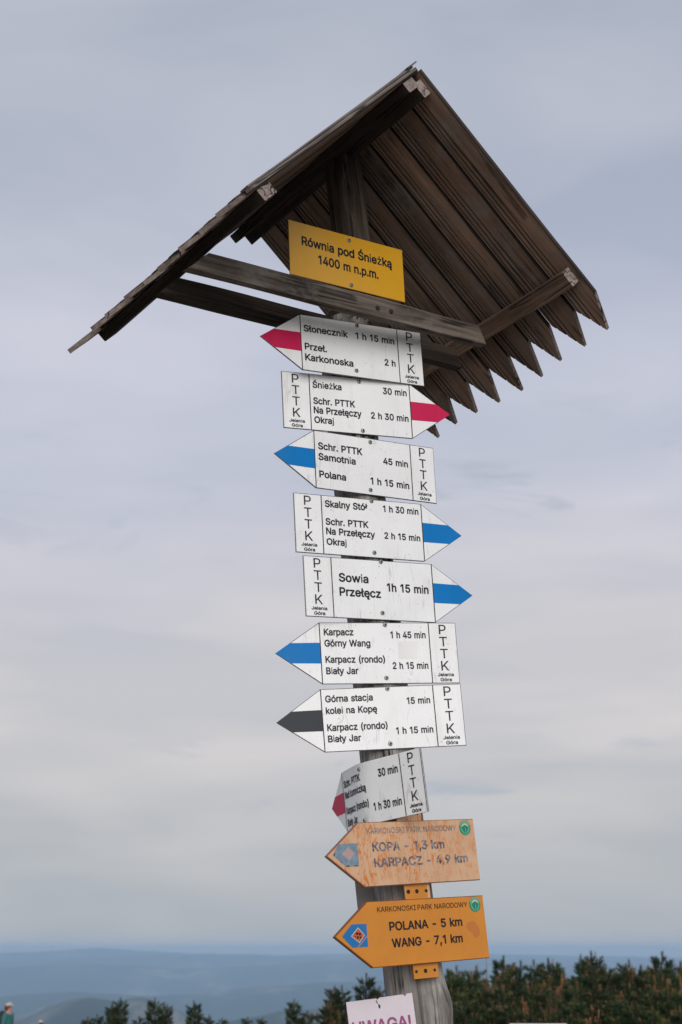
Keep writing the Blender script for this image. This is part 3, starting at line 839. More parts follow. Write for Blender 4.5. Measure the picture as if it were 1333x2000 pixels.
# ------------------------------------------------------------------ lettering
# outlines of the letters: advance width, contours; 1000 units to the em
GLYPHS = {
    '!': (196, '82,-25 70,-21 52,-10 35,14 29,41 34,65 49,89 70,103 97,109 121,105 145,90 161,68 166,41 162,17 147,-7 127,-21 100,-27;64,137 51,143 47,149 44,158 40,512 46,525 58,532 136,532 149,524 153,518 155,509 151,155 144,143 133,138'),
    '(': (273, '167,-117 158,-109 135,-69 103,6 88,51 72,126 67,168 67,243 71,285 84,357 100,420 124,486 139,519 156,549 164,558 173,562 239,562 248,558 255,552 259,543 259,534 225,456 201,384 192,348 184,309 179,273 175,240 174,204 178,147 190,87 211,21 230,-30 257,-87 259,-99 256,-108 251,-113 239,-119 176,-119'),
    ')': (273, '28,-117 17,-108 14,-93 55,0 75,60 90,120 95,147 99,207 98,240 94,273 89,309 81,348 72,384 48,456 15,531 14,540 19,554 31,561 100,562 109,558 116,552 134,519 149,486 173,420 189,360 201,288 206,246 206,165 194,87 171,9 138,-69 117,-108 109,-115 100,-119 37,-119'),
    ',': (188, '29,-140 18,-131 15,-116 45,73 48,82 56,91 65,94 137,94 146,92 157,82 160,67 104,-130 98,-137 86,-142 38,-142'),
    '-': (453, '105,167 94,176 91,188 91,248 96,259 105,265 114,267 339,267 351,262 359,251 360,185 355,173 345,167 336,165 114,165'),
    '.': (188, '80,-25 68,-22 44,-4 31,17 27,44 32,68 47,90 70,104 98,110 122,104 144,89 159,68 164,38 159,14 141,-10 119,-23 95,-27'),
    '0': (453, '204,-28 186,-26 150,-15 117,5 87,33 65,65 47,107 38,137 30,173 26,212 26,293 31,335 37,368 47,401 66,443 89,476 117,503 150,523 186,535 228,539 267,534 306,522 336,503 363,478 387,443 406,401 416,368 422,335 427,293 427,212 423,173 415,137 405,105 388,65 365,32 337,5 303,-14 264,-26 228,-30;211,74 243,75 258,80 273,90 288,107 300,128 315,179 321,251 315,326 308,359 299,383 288,401 272,419 258,429 243,435 228,437 207,434 192,428 180,419 167,404 155,383 146,359 138,329 132,254 138,179 145,152 155,125 165,106 177,92 192,81'),
    '1': (400, '203,-21 192,-12 189,0 189,402 188,404 185,402 98,339 89,335 80,336 69,342 63,354 63,429 66,438 71,445 188,530 197,532 278,532 292,525 297,519 299,510 299,-3 293,-15 281,-22 212,-23'),
    '2': (453, '55,-21 46,-15 41,-3 41,48 45,60 265,297 290,336 295,351 297,369 294,393 289,405 277,419 262,428 250,433 223,437 211,436 196,432 184,427 169,416 154,390 149,354 139,343 127,339 58,340 47,348 44,354 43,363 46,396 54,426 65,450 85,480 106,500 133,517 163,530 193,536 226,539 256,536 286,529 316,518 343,499 363,480 381,456 393,432 402,402 404,372 399,330 383,288 353,243 310,193 205,81 208,80 388,80 397,78 406,72 412,60 412,0 409,-11 400,-20 388,-23 64,-23'),
    '3': (453, '185,-28 152,-21 122,-10 95,3 71,22 51,44 37,68 26,98 21,134 26,147 38,154 116,154 124,149 129,143 136,116 146,100 158,89 173,81 203,74 236,74 252,77 278,89 295,104 301,116 305,128 305,158 296,183 287,197 266,212 248,219 224,223 149,226 139,233 134,245 134,299 137,311 240,428 71,429 60,431 50,440 47,449 48,515 56,527 68,532 371,532 380,530 389,524 395,512 395,461 392,450 271,311 317,297 345,281 370,260 391,233 404,206 414,173 416,140 412,110 405,83 389,53 371,29 347,9 320,-8 287,-20 254,-28 218,-30'),
    '4': (453, '274,-22 264,-15 259,-3 258,81 34,83 25,87 18,99 17,159 21,171 229,524 235,529 244,532 313,532 323,528 332,519 334,507 331,498 148,186 258,186 259,318 263,330 271,338 280,341 349,340 360,333 366,321 367,186 415,186 424,183 431,177 436,165 436,102 430,90 418,83 367,81 366,-3 363,-12 358,-18 343,-23'),
    '5': (453, '189,-28 159,-21 129,-9 105,6 81,26 64,47 49,74 40,101 37,128 39,140 48,149 57,153 129,152 141,143 150,114 156,103 171,89 183,81 201,75 237,74 264,84 276,93 293,113 300,128 303,143 305,161 303,179 294,209 276,232 261,243 234,252 216,254 189,251 159,239 138,225 129,223 63,230 54,234 48,240 45,245 44,254 74,515 81,527 93,532 372,531 383,524 389,512 389,449 386,440 381,435 375,431 366,429 172,428 162,344 189,353 228,357 279,350 303,342 324,331 344,317 360,302 377,281 390,262 408,215 413,188 414,161 411,128 403,95 389,65 369,37 347,14 321,-4 288,-19 258,-26 222,-30'),
    '7': (453, '89,-22 80,-16 76,-9 74,0 76,9 286,426 281,429 62,429 53,431 43,438 39,450 39,510 41,519 50,529 62,532 389,532 401,530 410,522 414,513 413,441 185,-12 176,-20 167,-23'),
    '9': (453, '121,-21 115,-18 109,-9 107,0 109,10 220,171 184,174 151,182 124,195 103,210 79,234 63,258 51,285 43,318 41,351 43,384 51,417 67,450 84,474 103,495 131,513 157,526 193,536 226,539 259,536 292,528 322,513 348,495 370,472 390,441 402,414 410,378 412,345 410,318 404,288 394,261 380,231 360,195 217,-15 211,-20 202,-23 130,-23;214,267 226,266 253,270 275,282 286,294 294,306 300,318 303,333 303,369 299,384 288,405 278,417 266,426 241,436 211,436 198,432 184,425 166,409 160,399 154,384 150,369 148,351 150,333 154,318 160,303 166,294 184,278 199,271'),
    'A': (480, '7,-21 1,-18 -5,-10 -7,-3 -6,6 180,519 189,528 199,532 277,532 286,530 292,525 298,516 484,9 486,-3 483,-12 475,-19 463,-23 394,-23 380,-18 374,-9 329,117 325,119 154,119 151,117 106,-9 100,-17 94,-21 85,-23 16,-23;188,222 290,222 238,376'),
    'B': (456, '51,-21 40,-12 37,0 37,507 39,519 48,528 57,532 240,532 276,530 309,523 339,512 366,493 384,476 399,456 411,429 419,402 421,375 420,351 414,327 407,309 392,288 370,267 393,251 409,234 422,213 433,189 439,165 441,138 439,108 432,81 420,56 404,33 381,12 354,-3 321,-15 285,-21 246,-23 60,-23;148,81 150,80 243,80 276,83 300,89 316,99 324,108 330,120 332,135 330,153 322,171 315,182 306,190 294,198 279,203 246,208 149,207;148,309 150,308 237,308 267,312 279,318 294,327 302,336 311,354 313,372 311,387 304,402 297,412 285,420 264,426 237,429 150,429 148,426'),
    'C': (510, '232,-28 196,-20 167,-10 138,5 112,23 88,46 67,75 48,107 36,137 26,173 19,215 17,254 19,296 25,333 35,368 49,403 67,434 85,458 112,485 139,504 169,520 199,530 232,537 265,539 319,534 370,517 394,505 417,488 437,470 454,450 479,407 495,353 494,338 486,329 475,325 406,325 397,328 388,336 379,365 369,383 358,397 343,409 328,418 307,427 268,433 241,430 217,423 198,413 178,398 160,377 146,353 135,323 129,290 126,251 129,215 135,185 146,155 162,128 177,110 196,96 220,84 241,79 268,76 307,82 326,89 346,101 358,112 369,125 379,145 387,170 392,176 400,182 478,182 485,179 492,173 496,164 496,155 481,104 455,59 435,35 397,5 370,-9 322,-24 292,-29 265,-30'),
    'D': (502, '51,-21 40,-12 37,0 37,507 39,519 48,529 60,532 225,532 261,530 300,523 330,514 364,498 399,473 431,438 454,399 467,369 478,333 483,294 485,255 483,213 478,177 466,138 453,108 437,81 414,52 387,28 363,12 333,-3 297,-14 258,-21 219,-23 60,-23;148,81 150,80 216,80 249,83 282,91 306,101 327,116 344,135 358,159 368,186 374,219 376,255 374,291 367,324 358,351 344,375 328,393 309,407 285,418 255,426 219,429 150,429 148,426'),
    'G': (520, '232,-28 199,-21 169,-11 136,6 109,26 88,47 66,74 48,107 36,137 25,173 19,212 17,251 19,296 25,335 35,368 49,404 66,434 84,458 109,483 139,505 166,519 196,530 232,537 265,539 292,537 346,526 373,515 397,502 436,470 455,449 481,404 490,380 497,353 496,341 490,332 478,326 406,326 397,329 388,337 378,362 368,380 355,396 343,407 328,417 295,430 265,433 241,430 217,423 196,413 174,395 159,377 147,356 135,326 129,293 126,254 129,215 136,182 147,152 160,130 178,110 196,96 217,85 241,79 271,76 292,78 313,83 334,92 352,104 364,116 376,134 385,155 389,173 385,176 280,176 267,182 263,188 260,197 260,260 262,266 268,274 274,277 283,279 478,279 490,275 498,266 501,257 501,200 498,158 488,116 471,80 449,47 418,19 385,-2 352,-16 316,-26 268,-30'),
    'I': (200, '22,-21 13,-15 8,-3 8,57 12,69 19,77 28,80 91,80 95,81 95,426 91,429 28,429 19,432 13,437 8,450 8,510 10,519 19,529 31,532 268,532 277,530 288,522 292,510 292,450 288,438 280,432 271,429 208,429 206,426 206,84 208,80 271,80 280,77 286,72 290,66 292,57 292,0 290,-9 283,-18 271,-23 31,-23'),
    'J': (396, '165,-28 138,-25 96,-10 60,15 38,41 23,71 13,107 10,143 11,179 18,191 30,196 99,196 106,194 115,188 120,179 123,122 128,104 140,89 150,81 165,76 186,73 204,76 216,80 231,91 241,104 246,119 249,146 250,515 255,525 267,532 342,531 354,523 359,509 359,143 357,107 348,74 332,41 312,19 273,-10 231,-25 186,-30'),
    'K': (467, '51,-21 40,-12 37,0 37,507 38,516 41,522 48,529 57,532 126,532 138,528 145,519 148,507 148,315 150,311 351,528 363,532 447,532 456,530 462,527 468,520 471,513 471,504 467,495 274,288 273,285 468,12 472,-3 467,-15 459,-21 450,-23 369,-23 357,-18 195,208 148,156 148,0 145,-12 138,-19 126,-23 60,-23'),
    'L': (393, '51,-21 40,-12 37,0 37,513 44,525 54,531 129,532 141,525 145,519 148,510 148,81 150,80 360,80 369,78 378,72 384,60 384,-3 378,-15 372,-20 363,-23 60,-23'),
    'N': (523, '51,-21 40,-12 37,0 37,507 38,516 41,522 48,529 60,532 138,532 152,525 375,175 377,516 384,527 396,532 465,532 477,527 484,519 486,507 486,0 484,-9 481,-15 471,-21 462,-23 384,-23 375,-20 369,-15 147,335 147,-6 141,-16 129,-23 60,-23'),
    'O': (533, '232,-28 196,-20 167,-10 138,5 109,26 88,47 67,75 48,107 36,137 26,173 19,215 17,254 19,296 25,333 35,368 49,403 67,434 88,461 112,485 139,504 169,520 199,530 235,537 268,539 301,537 337,529 367,519 396,503 424,482 445,461 467,434 484,404 498,371 509,332 514,296 516,254 514,212 507,170 498,137 484,104 467,74 448,50 422,23 396,5 367,-10 334,-21 298,-28 268,-30;247,77 268,76 292,78 313,84 336,95 356,110 373,130 388,155 398,182 405,218 407,254 405,293 398,326 388,353 374,377 356,398 334,415 313,425 292,430 268,433 241,430 217,423 196,413 177,398 162,380 146,353 135,326 129,293 126,254 129,215 135,182 145,155 160,131 177,110 196,96 220,84'),
    'P': (445, '51,-21 40,-12 37,0 37,507 39,519 48,528 57,532 237,532 276,529 309,522 342,508 370,489 393,466 410,441 423,408 430,378 432,348 430,315 422,285 411,255 393,228 370,204 342,186 312,173 273,165 149,162 148,0 145,-12 138,-19 126,-23 60,-23;148,267 150,265 231,265 252,267 273,271 297,284 312,303 320,333 320,366 313,390 305,402 285,419 255,428 150,429 148,426'),
    'R': (449, '51,-21 40,-12 37,0 37,507 39,519 48,528 57,532 237,532 276,529 309,523 345,508 369,492 395,468 410,444 422,417 430,384 432,351 430,318 423,288 411,262 393,234 370,213 347,198 449,9 451,-3 448,-12 441,-19 429,-23 351,-23 342,-20 333,-12 232,174 150,175 148,171 148,0 145,-12 138,-19 126,-23 60,-23;148,279 150,278 255,279 273,282 285,287 302,297 314,312 321,336 321,369 314,393 308,402 288,419 255,428 150,429 148,426'),
    'S': (447, '185,-30 149,-23 119,-12 89,4 64,24 44,48 29,75 20,102 15,132 15,141 19,150 26,157 35,160 104,160 113,158 120,153 124,147 135,111 141,102 151,93 164,85 188,76 224,72 242,73 263,77 278,82 302,96 312,108 321,126 323,138 320,153 313,165 302,174 284,185 254,196 176,217 137,231 100,249 71,271 47,301 34,333 29,372 31,402 41,435 56,461 77,486 101,504 128,519 161,531 191,537 224,539 263,537 296,530 326,519 353,503 377,483 396,462 411,435 420,408 424,381 423,372 419,364 413,359 404,355 329,356 322,360 317,366 310,393 302,406 289,417 269,428 248,433 224,436 188,431 176,427 158,416 149,405 140,390 138,375 141,360 149,348 160,339 179,329 218,315 320,285 356,267 374,255 403,225 414,210 423,189 430,162 431,138 429,108 420,78 405,51 386,27 359,4 332,-10 302,-21 266,-29 224,-32'),
    'T': (449, '185,-22 178,-18 173,-12 170,0 170,426 167,429 32,429 20,432 12,441 9,450 9,510 11,519 20,529 32,532 416,532 425,530 436,522 440,510 440,450 437,441 431,434 419,429 284,429 280,426 279,-6 272,-17 260,-23'),
    'U': (517, '216,-29 180,-20 144,-6 111,15 84,42 66,67 49,100 40,136 37,172 37,508 39,517 48,529 60,532 126,532 138,527 144,520 147,508 147,181 149,157 161,124 171,109 184,97 198,88 216,81 234,76 261,75 282,76 300,81 320,88 334,97 346,109 357,124 368,157 370,181 370,508 372,517 378,527 390,532 456,532 465,530 472,526 477,520 480,508 480,172 477,136 466,97 452,67 432,40 405,15 372,-6 339,-20 300,-29 258,-31'),
    'W': (686, '145,-21 137,-15 133,-6 -6,501 -7,513 0,525 13,532 82,532 94,528 102,519 193,171 283,513 286,521 292,528 304,532 382,532 392,528 400,520 490,176 493,173 582,519 591,528 601,532 670,532 679,530 686,525 693,513 692,501 552,-6 547,-15 541,-20 532,-23 454,-23 442,-19 435,-12 343,326 250,-12 241,-20 232,-23 154,-23'),
    'Y': (472, '193,-21 184,-13 180,-3 180,201 -4,498 -7,507 -5,519 4,528 13,532 91,532 100,530 106,526 235,316 365,525 370,529 379,532 454,532 466,529 472,524 477,516 478,507 475,498 291,201 291,0 288,-12 280,-19 271,-23 202,-23'),
    'Z': (438, '34,-22 24,-15 19,-3 19,48 22,57 275,426 271,429 40,429 31,431 21,438 17,450 17,510 21,522 28,529 40,532 397,532 409,528 417,519 420,510 420,459 417,450 163,81 166,80 406,79 416,72 422,60 422,0 418,-12 409,-21 400,-23'),
    'a': (389, '135,-30 108,-25 84,-16 66,-6 44,12 28,33 17,54 9,81 7,108 9,132 14,153 24,174 42,195 66,213 84,222 120,234 249,254 252,255 253,258 247,285 240,294 231,300 216,306 195,308 174,306 158,300 144,293 127,276 117,258 108,253 99,251 30,271 24,275 20,282 19,297 31,324 48,348 64,363 81,377 105,389 129,398 171,406 216,406 261,397 282,389 316,366 330,350 341,333 352,306 358,282 360,252 359,-6 352,-18 339,-23 273,-23 261,-17 252,-4 225,-20 204,-26 162,-32;156,69 171,68 204,73 216,79 231,90 243,105 249,120 253,138 253,156 159,142 141,137 123,126 118,117 115,105 117,93 120,87 126,81 138,74'),
    'c': (396, '181,-29 169,-28 136,-19 106,-4 76,19 52,46 35,76 21,112 14,145 11,184 14,226 22,265 36,301 53,331 78,358 105,379 136,396 172,405 229,407 265,399 292,389 316,376 339,358 358,336 369,319 384,283 384,271 379,262 370,256 301,239 292,242 285,247 276,268 263,286 247,298 235,303 220,306 190,305 172,300 160,292 147,280 130,250 121,208 119,187 124,145 130,124 138,109 148,94 160,84 172,76 190,71 208,69 235,74 256,84 272,100 286,132 292,137 301,140 310,139 373,123 383,112 386,100 371,61 358,41 340,20 319,2 304,-7 268,-23 247,-28 208,-31'),
    'd': (424, '163,-29 127,-18 96,-2 73,17 52,42 33,76 21,109 14,145 11,190 14,232 21,268 34,301 52,334 73,358 100,381 130,396 163,405 196,407 220,406 244,401 262,394 286,378 288,382 288,508 291,520 298,528 307,532 379,531 391,521 395,508 394,-8 388,-17 376,-23 310,-23 301,-20 295,-15 291,-8 289,2 262,-17 241,-25 217,-30 193,-31;201,70 220,72 235,76 250,84 261,94 271,109 283,142 289,187 284,235 279,253 269,271 259,285 238,300 223,305 205,307 187,305 172,301 159,292 146,280 137,268 129,250 121,214 119,190 124,145 131,124 139,107 148,94 171,76 187,72'),
    'e': (404, '184,-29 139,-19 106,-4 76,18 52,46 35,76 21,112 14,145 11,184 13,226 22,265 34,300 52,330 76,358 103,379 136,395 169,405 205,407 229,406 250,403 274,395 295,387 316,374 337,355 352,338 365,319 379,289 387,262 392,232 394,169 392,160 385,151 373,146 124,146 123,142 124,133 131,115 141,100 161,82 175,75 196,71 211,69 229,71 256,80 270,91 290,121 295,125 304,128 373,112 384,103 388,88 378,61 366,40 349,21 334,8 313,-6 292,-17 265,-26 238,-30 214,-31;124,244 281,244 277,259 270,271 259,286 250,294 235,302 205,307 187,305 173,301 157,293 146,283 137,271 130,259'),
    'g': (425, '175,-172 151,-169 127,-162 103,-152 81,-139 66,-127 40,-97 28,-73 29,-64 31,-57 40,-49 89,-22 103,-18 115,-23 139,-51 148,-58 163,-67 190,-73 232,-72 250,-66 265,-58 278,-46 286,-28 288,8 286,10 262,-5 244,-11 220,-17 193,-18 163,-16 127,-6 100,8 74,26 53,50 36,77 20,116 13,152 11,191 13,230 21,269 36,305 52,333 72,356 100,380 130,396 163,405 196,407 220,406 244,401 262,394 289,376 294,392 301,398 307,401 379,401 391,392 394,386 395,377 395,-10 393,-43 384,-76 369,-103 349,-126 325,-144 301,-157 271,-166 238,-172 205,-174;191,83 205,82 223,84 238,88 250,94 259,101 271,116 279,131 284,146 288,167 288,218 284,239 272,269 262,283 250,293 238,300 220,306 205,307 187,305 172,301 157,292 146,281 138,269 125,236 121,215 119,191 121,167 124,149 138,116 147,104 160,94 172,87'),
    'h': (410, '44,-21 33,-12 30,0 30,513 37,525 47,531 116,532 130,525 137,513 137,381 167,396 194,404 227,407 257,405 281,399 309,387 329,372 343,357 362,330 372,303 378,273 380,240 380,-3 374,-15 368,-20 359,-23 293,-23 284,-20 276,-12 273,0 273,231 270,258 265,276 256,288 245,297 227,304 197,305 173,297 157,285 146,270 138,246 137,0 135,-9 128,-18 116,-23 53,-23'),
    'i': (167, '50,-9 46,-6 44,0 44,381 47,386 53,388 116,388 121,384 123,378 123,-3 119,-7 113,-9;77,435 62,438 47,449 35,465 32,483 35,502 47,518 62,529 83,533 104,529 119,519 131,502 135,483 132,465 119,448 101,437 83,434'),
    'j': (167, '-13,-152 -17,-149 -19,-143 -18,-83 -13,-78 20,-75 32,-66 41,-50 44,-29 45,382 47,386 53,388 116,388 122,382 123,376 123,-29 117,-74 110,-95 98,-112 86,-125 70,-137 50,-145 29,-150;71,436 62,438 47,448 36,463 32,481 36,502 47,519 64,529 83,533 103,529 119,519 131,502 135,484 132,466 120,448 104,438 83,434'),
    'k': (381, '44,-21 33,-12 30,0 30,513 37,525 47,531 116,532 130,525 135,519 137,510 137,262 272,399 284,402 362,402 371,399 380,390 383,375 377,364 233,216 233,213 389,15 394,6 395,-3 389,-15 383,-20 374,-23 293,-23 281,-19 152,143 137,129 137,0 134,-12 125,-20 116,-23 53,-23'),
    'l': (189, '110,-23 80,-12 57,4 41,27 32,55 30,85 30,508 32,517 35,524 41,529 50,532 119,531 131,524 136,514 138,82 140,76 173,77 182,73 188,68 193,58 204,4 203,-5 200,-11 188,-19 152,-25'),
    'm': (610, '44,-21 33,-12 30,0 30,378 32,387 38,397 50,402 116,402 128,395 137,382 161,396 191,407 218,409 248,406 281,394 302,378 320,359 335,374 350,384 374,397 413,408 458,408 485,402 506,393 529,378 547,360 561,339 571,315 578,285 580,258 580,0 578,-9 572,-18 557,-23 494,-23 482,-19 475,-9 473,0 473,252 470,273 465,285 455,297 434,306 419,307 401,305 383,298 374,290 366,279 360,264 358,243 358,0 356,-9 350,-18 338,-23 272,-23 259,-18 253,-9 251,0 251,258 250,273 245,285 229,300 215,305 200,307 182,305 170,300 158,291 146,276 138,255 137,0 135,-9 128,-18 116,-23 53,-23'),
    'n': (410, '44,-21 33,-12 30,0 30,378 33,390 41,399 50,402 113,402 127,396 137,380 167,396 194,404 227,407 257,405 281,399 308,388 329,372 346,354 360,333 372,303 377,276 380,240 380,0 377,-12 368,-20 356,-23 293,-23 284,-20 276,-12 273,0 273,231 270,258 265,276 256,288 245,297 230,303 209,306 185,303 170,295 157,285 146,272 141,258 137,225 137,0 134,-11 128,-18 116,-23 53,-23'),
    'o': (415, '181,-29 169,-28 136,-19 106,-4 76,19 52,46 35,76 21,112 14,145 11,184 14,229 23,268 36,301 51,328 76,357 103,379 136,396 169,405 208,407 244,405 280,395 311,379 338,358 364,328 380,301 392,268 402,229 404,187 402,145 393,109 380,76 363,46 340,19 314,-2 280,-18 244,-28 208,-31;198,70 208,69 223,71 241,76 256,85 267,94 278,109 285,124 292,145 295,166 295,208 292,229 285,250 277,267 265,283 244,299 226,305 208,307 187,305 172,300 160,292 147,280 137,265 129,247 121,211 119,187 125,142 130,124 139,107 148,94 160,84 172,76'),
    'p': (424, '44,-164 33,-155 30,-143 30,379 32,388 39,397 50,402 113,402 122,400 128,395 137,378 161,394 180,400 203,406 227,407 263,405 296,395 327,379 351,358 371,335 391,301 403,268 411,229 413,190 411,151 403,109 390,73 374,43 350,16 323,-5 296,-18 266,-28 227,-31 206,-30 185,-26 161,-16 137,-1 137,-143 134,-155 125,-163 116,-166 53,-166;217,70 236,72 251,76 266,85 278,97 294,124 300,142 304,166 305,187 304,211 301,232 294,253 286,271 277,283 254,300 239,305 221,307 203,305 185,300 173,292 155,271 146,254 140,235 137,214 136,190 137,163 141,142 146,124 155,106 167,91 188,76 203,72'),
    'r': (259, '44,-21 33,-12 30,0 30,378 32,389 38,397 50,402 113,402 127,396 134,384 161,398 188,406 212,408 245,407 254,404 262,396 266,384 266,321 264,312 260,307 254,302 245,299 206,303 188,301 170,295 155,283 147,273 139,255 137,234 137,0 134,-11 128,-18 116,-23 53,-23'),
    's': (365, '147,-29 105,-19 84,-9 60,7 45,22 30,42 20,64 13,91 17,106 22,112 30,116 90,130 99,129 112,121 122,97 129,86 137,79 162,70 180,68 201,70 219,75 228,80 242,94 244,103 243,112 237,119 225,127 144,147 108,159 80,172 57,190 39,214 28,241 24,274 26,298 34,322 47,346 63,364 81,379 105,391 132,400 159,406 213,406 237,402 261,394 282,383 300,370 318,352 338,319 345,298 347,286 342,276 330,268 273,255 264,254 255,258 250,262 238,286 227,298 207,308 186,310 156,305 145,298 135,286 133,277 134,268 141,259 159,251 270,221 300,206 321,188 340,163 350,136 354,106 351,79 344,55 329,31 312,13 294,-1 270,-15 243,-24 213,-30 180,-31'),
    't': (227, '144,-25 132,-23 99,-12 75,5 56,32 45,59 42,92 42,302 39,304 6,304 -3,306 -12,312 -17,323 -17,380 -15,389 -9,397 0,401 39,402 42,404 43,476 48,487 60,494 126,494 138,490 146,482 149,473 149,404 150,402 210,401 220,395 227,383 227,326 225,317 221,311 207,304 153,304 149,302 149,98 150,83 156,76 174,73 204,77 213,74 220,68 225,56 236,5 235,-4 231,-12 225,-17 207,-24 180,-27'),
    'w': (567, '128,-21 120,-15 116,-6 1,372 1,384 8,396 20,402 86,402 95,400 105,393 109,384 167,177 170,171 230,384 233,392 239,398 251,402 317,402 327,399 335,391 395,176 398,171 458,384 461,392 469,399 479,402 545,402 554,400 560,396 567,384 567,372 451,-6 444,-18 431,-23 365,-23 356,-20 348,-12 284,213 218,-12 209,-21 200,-23 137,-23'),
    'y': (389, '62,-166 35,-159 29,-154 25,-145 25,-133 40,-76 47,-67 56,-63 89,-67 98,-66 107,-63 113,-58 121,-46 130,-28 138,-1 -5,371 -6,380 -4,389 5,399 17,402 86,402 95,399 103,392 194,141 286,392 293,399 302,402 371,402 383,398 393,386 393,371 225,-67 208,-103 194,-122 176,-139 149,-157 119,-166 89,-168'),
    'z': (380, '33,-21 24,-15 19,-3 19,48 22,57 207,297 204,300 48,300 36,303 28,312 25,321 25,381 30,393 39,400 48,402 333,402 342,400 348,396 353,390 356,381 356,330 352,318 171,81 174,79 339,79 348,77 358,69 362,57 362,-3 357,-14 349,-21 339,-23 42,-23'),
    'ó': (415, '181,-29 169,-28 136,-19 103,-3 76,19 55,42 36,73 21,112 14,145 11,184 14,226 21,262 36,301 51,328 78,358 105,379 133,394 177,406 169,409 162,415 158,424 158,433 211,545 217,549 226,552 301,552 310,548 316,541 320,532 318,520 250,415 241,408 235,406 277,396 310,380 338,358 362,331 381,298 393,265 402,229 404,187 402,145 393,109 380,76 363,46 340,19 314,-2 280,-18 244,-28 208,-31;198,70 208,69 223,71 241,76 256,85 267,94 278,109 285,124 292,145 295,166 295,208 292,229 285,250 277,267 265,283 244,299 226,305 208,307 187,305 172,300 160,292 147,280 137,265 129,247 121,211 119,187 125,142 130,124 139,107 148,94 160,84 172,76'),
    'ą': (389, '273,-166 249,-159 228,-147 210,-128 200,-109 196,-76 200,-49 211,-28 211,-25 183,-30 159,-32 111,-26 84,-16 63,-4 42,14 29,32 17,53 9,80 7,110 14,152 24,173 45,198 66,213 81,220 117,233 174,243 243,252 252,256 251,272 245,287 231,300 213,306 195,308 177,306 156,300 144,293 134,284 126,275 116,257 102,251 93,252 33,269 22,278 18,287 19,296 30,323 45,344 63,362 83,377 105,389 147,402 171,406 216,406 258,398 282,389 314,368 330,350 343,329 353,305 358,281 360,251 360,-4 354,-16 313,-49 306,-58 304,-67 304,-70 309,-71 339,-63 348,-65 354,-69 359,-76 378,-121 380,-133 377,-142 369,-149 339,-162 315,-167 297,-168;167,68 189,70 204,73 216,79 231,90 243,104 250,122 253,140 252,156 159,142 141,137 123,125 117,116 115,104 116,95 120,86 138,74'),
    'ę': (404, '274,-169 250,-162 229,-150 212,-133 202,-114 199,-106 197,-70 201,-52 208,-34 206,-31 172,-28 136,-18 105,-4 76,18 53,44 36,74 22,110 14,146 11,185 13,227 22,263 36,302 52,330 72,353 100,377 133,394 166,404 205,407 250,403 292,388 315,374 337,355 352,338 366,317 378,290 388,260 393,227 394,167 390,155 379,148 370,146 127,146 123,143 131,116 139,102 148,92 163,81 175,75 193,71 211,69 229,71 256,80 268,89 276,98 289,121 301,128 310,128 370,113 379,109 386,101 388,86 372,44 361,26 311,-49 306,-61 304,-70 306,-73 313,-73 334,-66 343,-65 352,-68 358,-73 362,-79 380,-127 379,-142 370,-152 340,-165 319,-170 298,-171;125,245 127,244 277,244 281,245 276,260 269,272 250,294 235,302 205,307 187,305 172,301 157,293 147,284 138,272 130,260'),
    'Ł': (413, '73,-22 63,-15 58,-3 57,168 55,169 19,150 7,152 -2,158 -7,171 -7,240 -3,249 2,255 58,288 58,507 60,519 67,528 76,532 148,532 161,525 165,519 168,510 168,354 169,353 265,407 274,407 284,402 291,393 293,384 293,318 291,309 287,303 169,234 168,81 169,80 388,79 399,72 405,60 405,-3 402,-12 397,-17 391,-21 382,-23'),
    'ł': (207, '120,-23 93,-13 71,1 55,22 51,31 43,55 41,82 40,217 15,204 3,202 -10,208 -14,214 -17,223 -17,280 -15,290 -8,298 39,325 41,328 41,511 44,520 48,526 60,532 126,532 135,530 141,525 148,511 148,391 150,390 174,403 186,405 200,397 206,385 206,328 203,316 195,309 148,280 148,100 152,76 159,75 186,76 193,73 200,67 204,58 214,10 215,-2 208,-14 195,-20 162,-25'),
    'Ś': (447, '185,-30 149,-23 119,-12 89,4 64,24 44,48 29,75 20,102 15,132 15,141 19,150 26,157 35,160 104,160 113,158 120,153 124,147 135,111 141,102 151,93 164,85 188,76 224,72 242,73 263,77 278,82 302,96 312,108 321,126 323,138 320,153 313,165 302,174 284,185 254,196 176,217 137,231 100,249 71,271 47,301 34,333 29,372 32,405 41,435 55,459 77,486 101,504 128,519 158,530 182,535 186,537 179,542 175,549 174,564 223,669 228,675 233,679 242,682 317,681 326,677 333,669 335,660 334,651 266,546 257,537 296,530 326,519 353,503 377,483 396,462 411,435 421,405 424,378 421,366 413,359 404,355 329,356 322,360 317,366 310,393 302,406 289,417 269,428 248,433 224,436 188,431 176,427 158,416 149,405 140,390 138,375 140,363 149,348 161,338 179,329 218,315 320,285 356,267 374,255 403,225 414,210 423,189 430,162 431,138 429,108 420,78 405,51 386,27 359,4 332,-10 302,-21 266,-29 224,-32'),
    'ż': (380, '39,-9 35,-6 33,0 33,45 35,51 237,312 234,314 45,314 39,321 39,378 41,384 48,388 333,388 339,385 342,378 341,327 142,66 144,65 342,64 348,57 348,0 346,-6 339,-9;180,435 168,437 150,449 139,465 135,483 139,501 150,518 168,530 186,533 207,529 222,519 234,502 238,483 235,465 222,448 204,437 186,434'),
    ' ': (235, ''),
}
